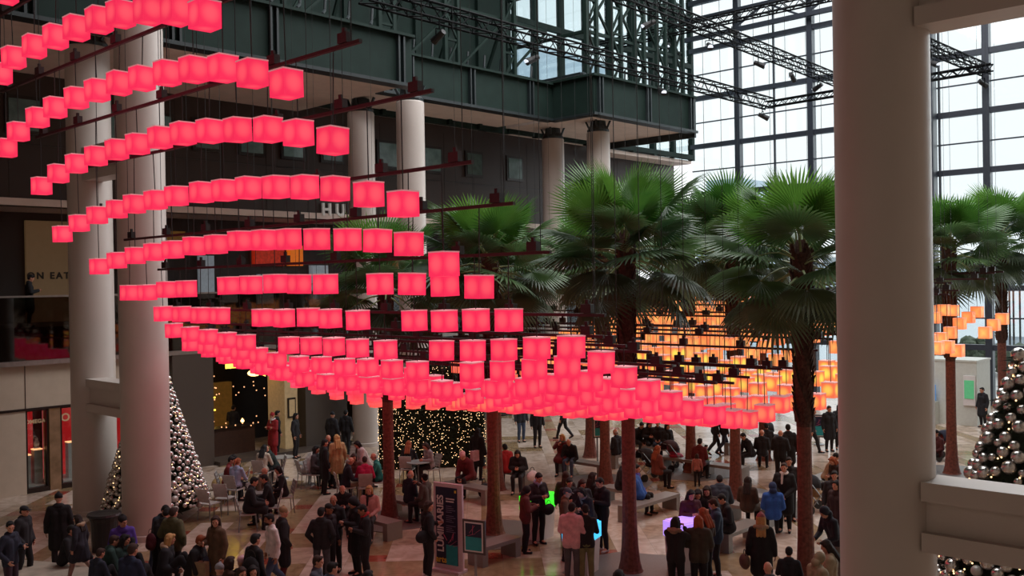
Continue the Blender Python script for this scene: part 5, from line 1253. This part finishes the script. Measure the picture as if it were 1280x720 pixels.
# --- bags
def bag(name, p, rz, lab, col, kind, sc=1.0):
    t = thing(name, lab, 'bag' if kind != 'pack' else 'backpack', p, rz)
    b = B()
    if kind == 'pack':
        add_ell(b, (0, 0, .24), (.17, .11, .26)); add_ell(b, (0, .09, .16), (.12, .06, .13)); t_ = remesh(b, .02, 4, 'bag_body', [cloth(col)])
    elif kind == 'paper':
        add_box(b, V((0, 0, .19)), (.34, .14, .38)); t_ = new_mesh(b, 'bag_body', cloth(col))
    else:
        add_ell(b, (0, 0, .14), (.2, .1, .15)); t_ = remesh(b, .02, 4, 'bag_body', [cloth(col)])
    link('bag_body', t_, t)
    b = B(); h = .38 if kind == 'paper' else (.5 if kind == 'pack' else .27)
    for k in range(8):
        a0, a1 = PI * k / 8, PI * (k + 1) / 8; add_tube(b, (.08 * math.cos(a0), 0, h - .02 + .12 * math.sin(a0)), (.08 * math.cos(a1), 0, h - .02 + .12 * math.sin(a1)), .008, n=5)
    obj('handle', b, cloth('#2a2320'), t); t.scale = (sc,) * 3
def near(lab): return next(p for p, l in PEOPLE if l.startswith(lab))
def off(p, right, toward, z): q = p + r0 * right - f0 * toward; return (q.x, q.y, z)
bag('shopping_bag', off(near('woman in brown coat standing'), -.30, .15, .42), facing(200), 'brown paper shopping bag held by the woman in brown coat', PC['kraft'] if 'kraft' in PC else '#8a7358', 'paper')
bag('backpack', off(near('person in black with a dark red'), -.13, .12, .80), facing(200), 'dark red backpack on the person in front of the near column', '#4a1420', 'pack', .8)
bag('backpack', off(near('man in black carrying'), -.02, .24, .80), facing(180), 'round black backpack beside the man in white sweater', '#121116', 'pack', 1.15)
bag('handbag', off(near('woman in black puffy coat bowed'), .42, .1, .35), 0, 'white plastic bag beside the woman in black puffy coat', '#cdbdc0', 'soft', 1.2)
bag('handbag', off(near('woman in black coat and dusty pink'), -.36, .05, .62), facing(90), 'brown bag at the left side of the pink hat woman', '#5a4034', 'soft', 1.1)
bag('shoulder_bag', off(near('tall man in dark jacket and pale shirt'), .26, .16, .78), 0, 'black shoulder bag on the man before the green pedestal', '#121116', 'soft')
bag('shoulder_bag', off(near('woman in black standing just left'), -.1, .2, .85), 0, 'black shoulder bag on the woman left of the banner', '#121116', 'soft')
bag('shopping_bag', off(near('woman in long black coat in front'), -.1, .3, .7), 0, 'pink paper bag hanging in front of the lit hedge', '#b58a90', 'paper', .9)
p = at_z(605, 622, 0); bag('duffel_bag', (p.x, p.y, 0), .4, 'black bag on the floor by the dark red jacket', '#121116', 'soft', 1.6)
p = at_z(272, 612, 0); bag('tote_bag', (p.x, p.y, 0), .4, 'tan bag on the floor by the left cafe table', '#8a7044', 'soft', 1.4)
# --- strollers
def stroller(x, y, ang, lab, hood, seat):
    p = at_z(x, y, 0); t = thing('stroller', lab, 'stroller', (p.x, p.y, 0), facing(ang), 'baby strollers')
    for sx in (-1, 1):
        for sy in (-1, 1):
            b = B(); add_tube(b, (sx * .27 - .025, sy * .33, .13), (sx * .27 + .025, sy * .33, .13), .13, n=16); add_tube(b, (sx * .27 - .03, sy * .33, .13), (sx * .27 + .03, sy * .33, .13), .04, n=10); obj('wheel', b, M['bin_black'], t)
    b = B()
    for sx in (-1, 1):
        add_tube(b, (sx * .25, .33, .13), (sx * .25, -.35, .95), .016, n=6); add_tube(b, (sx * .25, -.33, .13), (sx * .25, .1, .58), .016, n=6)
    add_tube(b, (-.25, -.35, .95), (.25, -.35, .95), .02, n=6); obj('frame', b, M['chair_metal'], t)
    b = B(); add_ell(b, (0, -.08, .72), (.2, .09, .26), Matrix.Rotation(.45, 4, 'X')); add_ell(b, (0, .12, .5), (.2, .27, .1)); add_ell(b, (0, .36, .36), (.17, .06, .16)); link('seat', remesh(b, .02, 4, 'seat', [cloth(seat)]), t)
    b = B()
    n = 14
    for i in range(n):
        for j in range(8):
            pass
    gr = [[b.verts.new((.25 * math.cos(PI * j / 8), -.12 + .34 * math.sin(a) - .05, .72 + .36 * math.sin(PI * j / 8) * math.cos(a * .8) )) for j in range(9)] for a in [(-.75 + 1.5 * i / 5) for i in range(6)]]
    for A, D in zip(gr, gr[1:]):
        for j in range(8): b.faces.new((A[j], A[j + 1], D[j + 1], D[j]))
    o = obj('hood', b, cloth(hood), t, smooth=True); m = o.modifiers.new('s', 'SOLIDIFY'); m.thickness = .02
stroller(812, 600, 70, 'black stroller beside the ginger-haired woman', '#15131a', '#17151a')
stroller(842, 588, 60, 'dark red stroller with a pink seat by the trunk', '#3a1c20', '#a0284a')
stroller(1018, 640, 70, 'black stroller half hidden behind the near right palm trunk', '#15131a', '#8a7050')
stroller(1176, 575, 250, 'navy stroller at the foot of the right palm', '#1c2238', '#5a2024')
stroller(964, 562, 90, 'black stroller behind the bald man in bulky jacket', '#121116', '#17151a')
# ------------------------------------------------------------------ light
w = bpy.data.worlds.new('world'); SC.world = w; w.use_nodes = True
bgn = w.node_tree.nodes['Background']
tcw = w.node_tree.nodes.new('ShaderNodeTexCoord'); nzw = w.node_tree.nodes.new('ShaderNodeTexNoise'); nzw.inputs['Scale'].default_value = 2.5; nzw.inputs['Detail'].default_value = 5
crw = w.node_tree.nodes.new('ShaderNodeValToRGB'); crw.color_ramp.elements[0].color = (.86, .90, .96, 1); crw.color_ramp.elements[1].color = (1, 1, 1, 1)
w.node_tree.links.new(tcw.outputs['Generated'], nzw.inputs['Vector']); w.node_tree.links.new(nzw.outputs['Fac'], crw.inputs['Fac']); w.node_tree.links.new(crw.outputs['Color'], bgn.inputs['Color'])
bgn.inputs['Strength'].default_value = 1.4
def area(name, loc, size, power, col, direction):
    l = bpy.data.lights.new(name, 'AREA'); l.shape = 'RECTANGLE'; l.size, l.size_y = size; l.energy = power; l.color = col
    o = bpy.data.objects.new(name, l); C.objects.link(o); o.location = loc; o.rotation_euler = Vector(direction).to_track_quat('-Z', 'Y').to_euler(); return o
area('skylight', (31, 16, 26.5), (32, 22), 11000, (.97, .98, 1), (0, 0, -1))
area('gallery_light', (18, 36.5, 4.1), (3, 1.5), 60, (1, .75, .45), (0, -.2, -1))
sl = bpy.data.lights.new('overcast_sun', 'SUN'); sl.energy = 2.3; sl.angle = math.radians(50); sl.color = (.94, .97, 1)
so = bpy.data.objects.new('overcast_sun', sl); C.objects.link(so); so.location = (70, 5, 30); so.rotation_euler = Vector((-1, .22, -.38)).to_track_quat('-Z', 'Y').to_euler()
SC.view_settings.view_transform = 'Standard'; SC.view_settings.look = 'None'; SC.view_settings.exposure = 0; SC.view_settings.gamma = 1
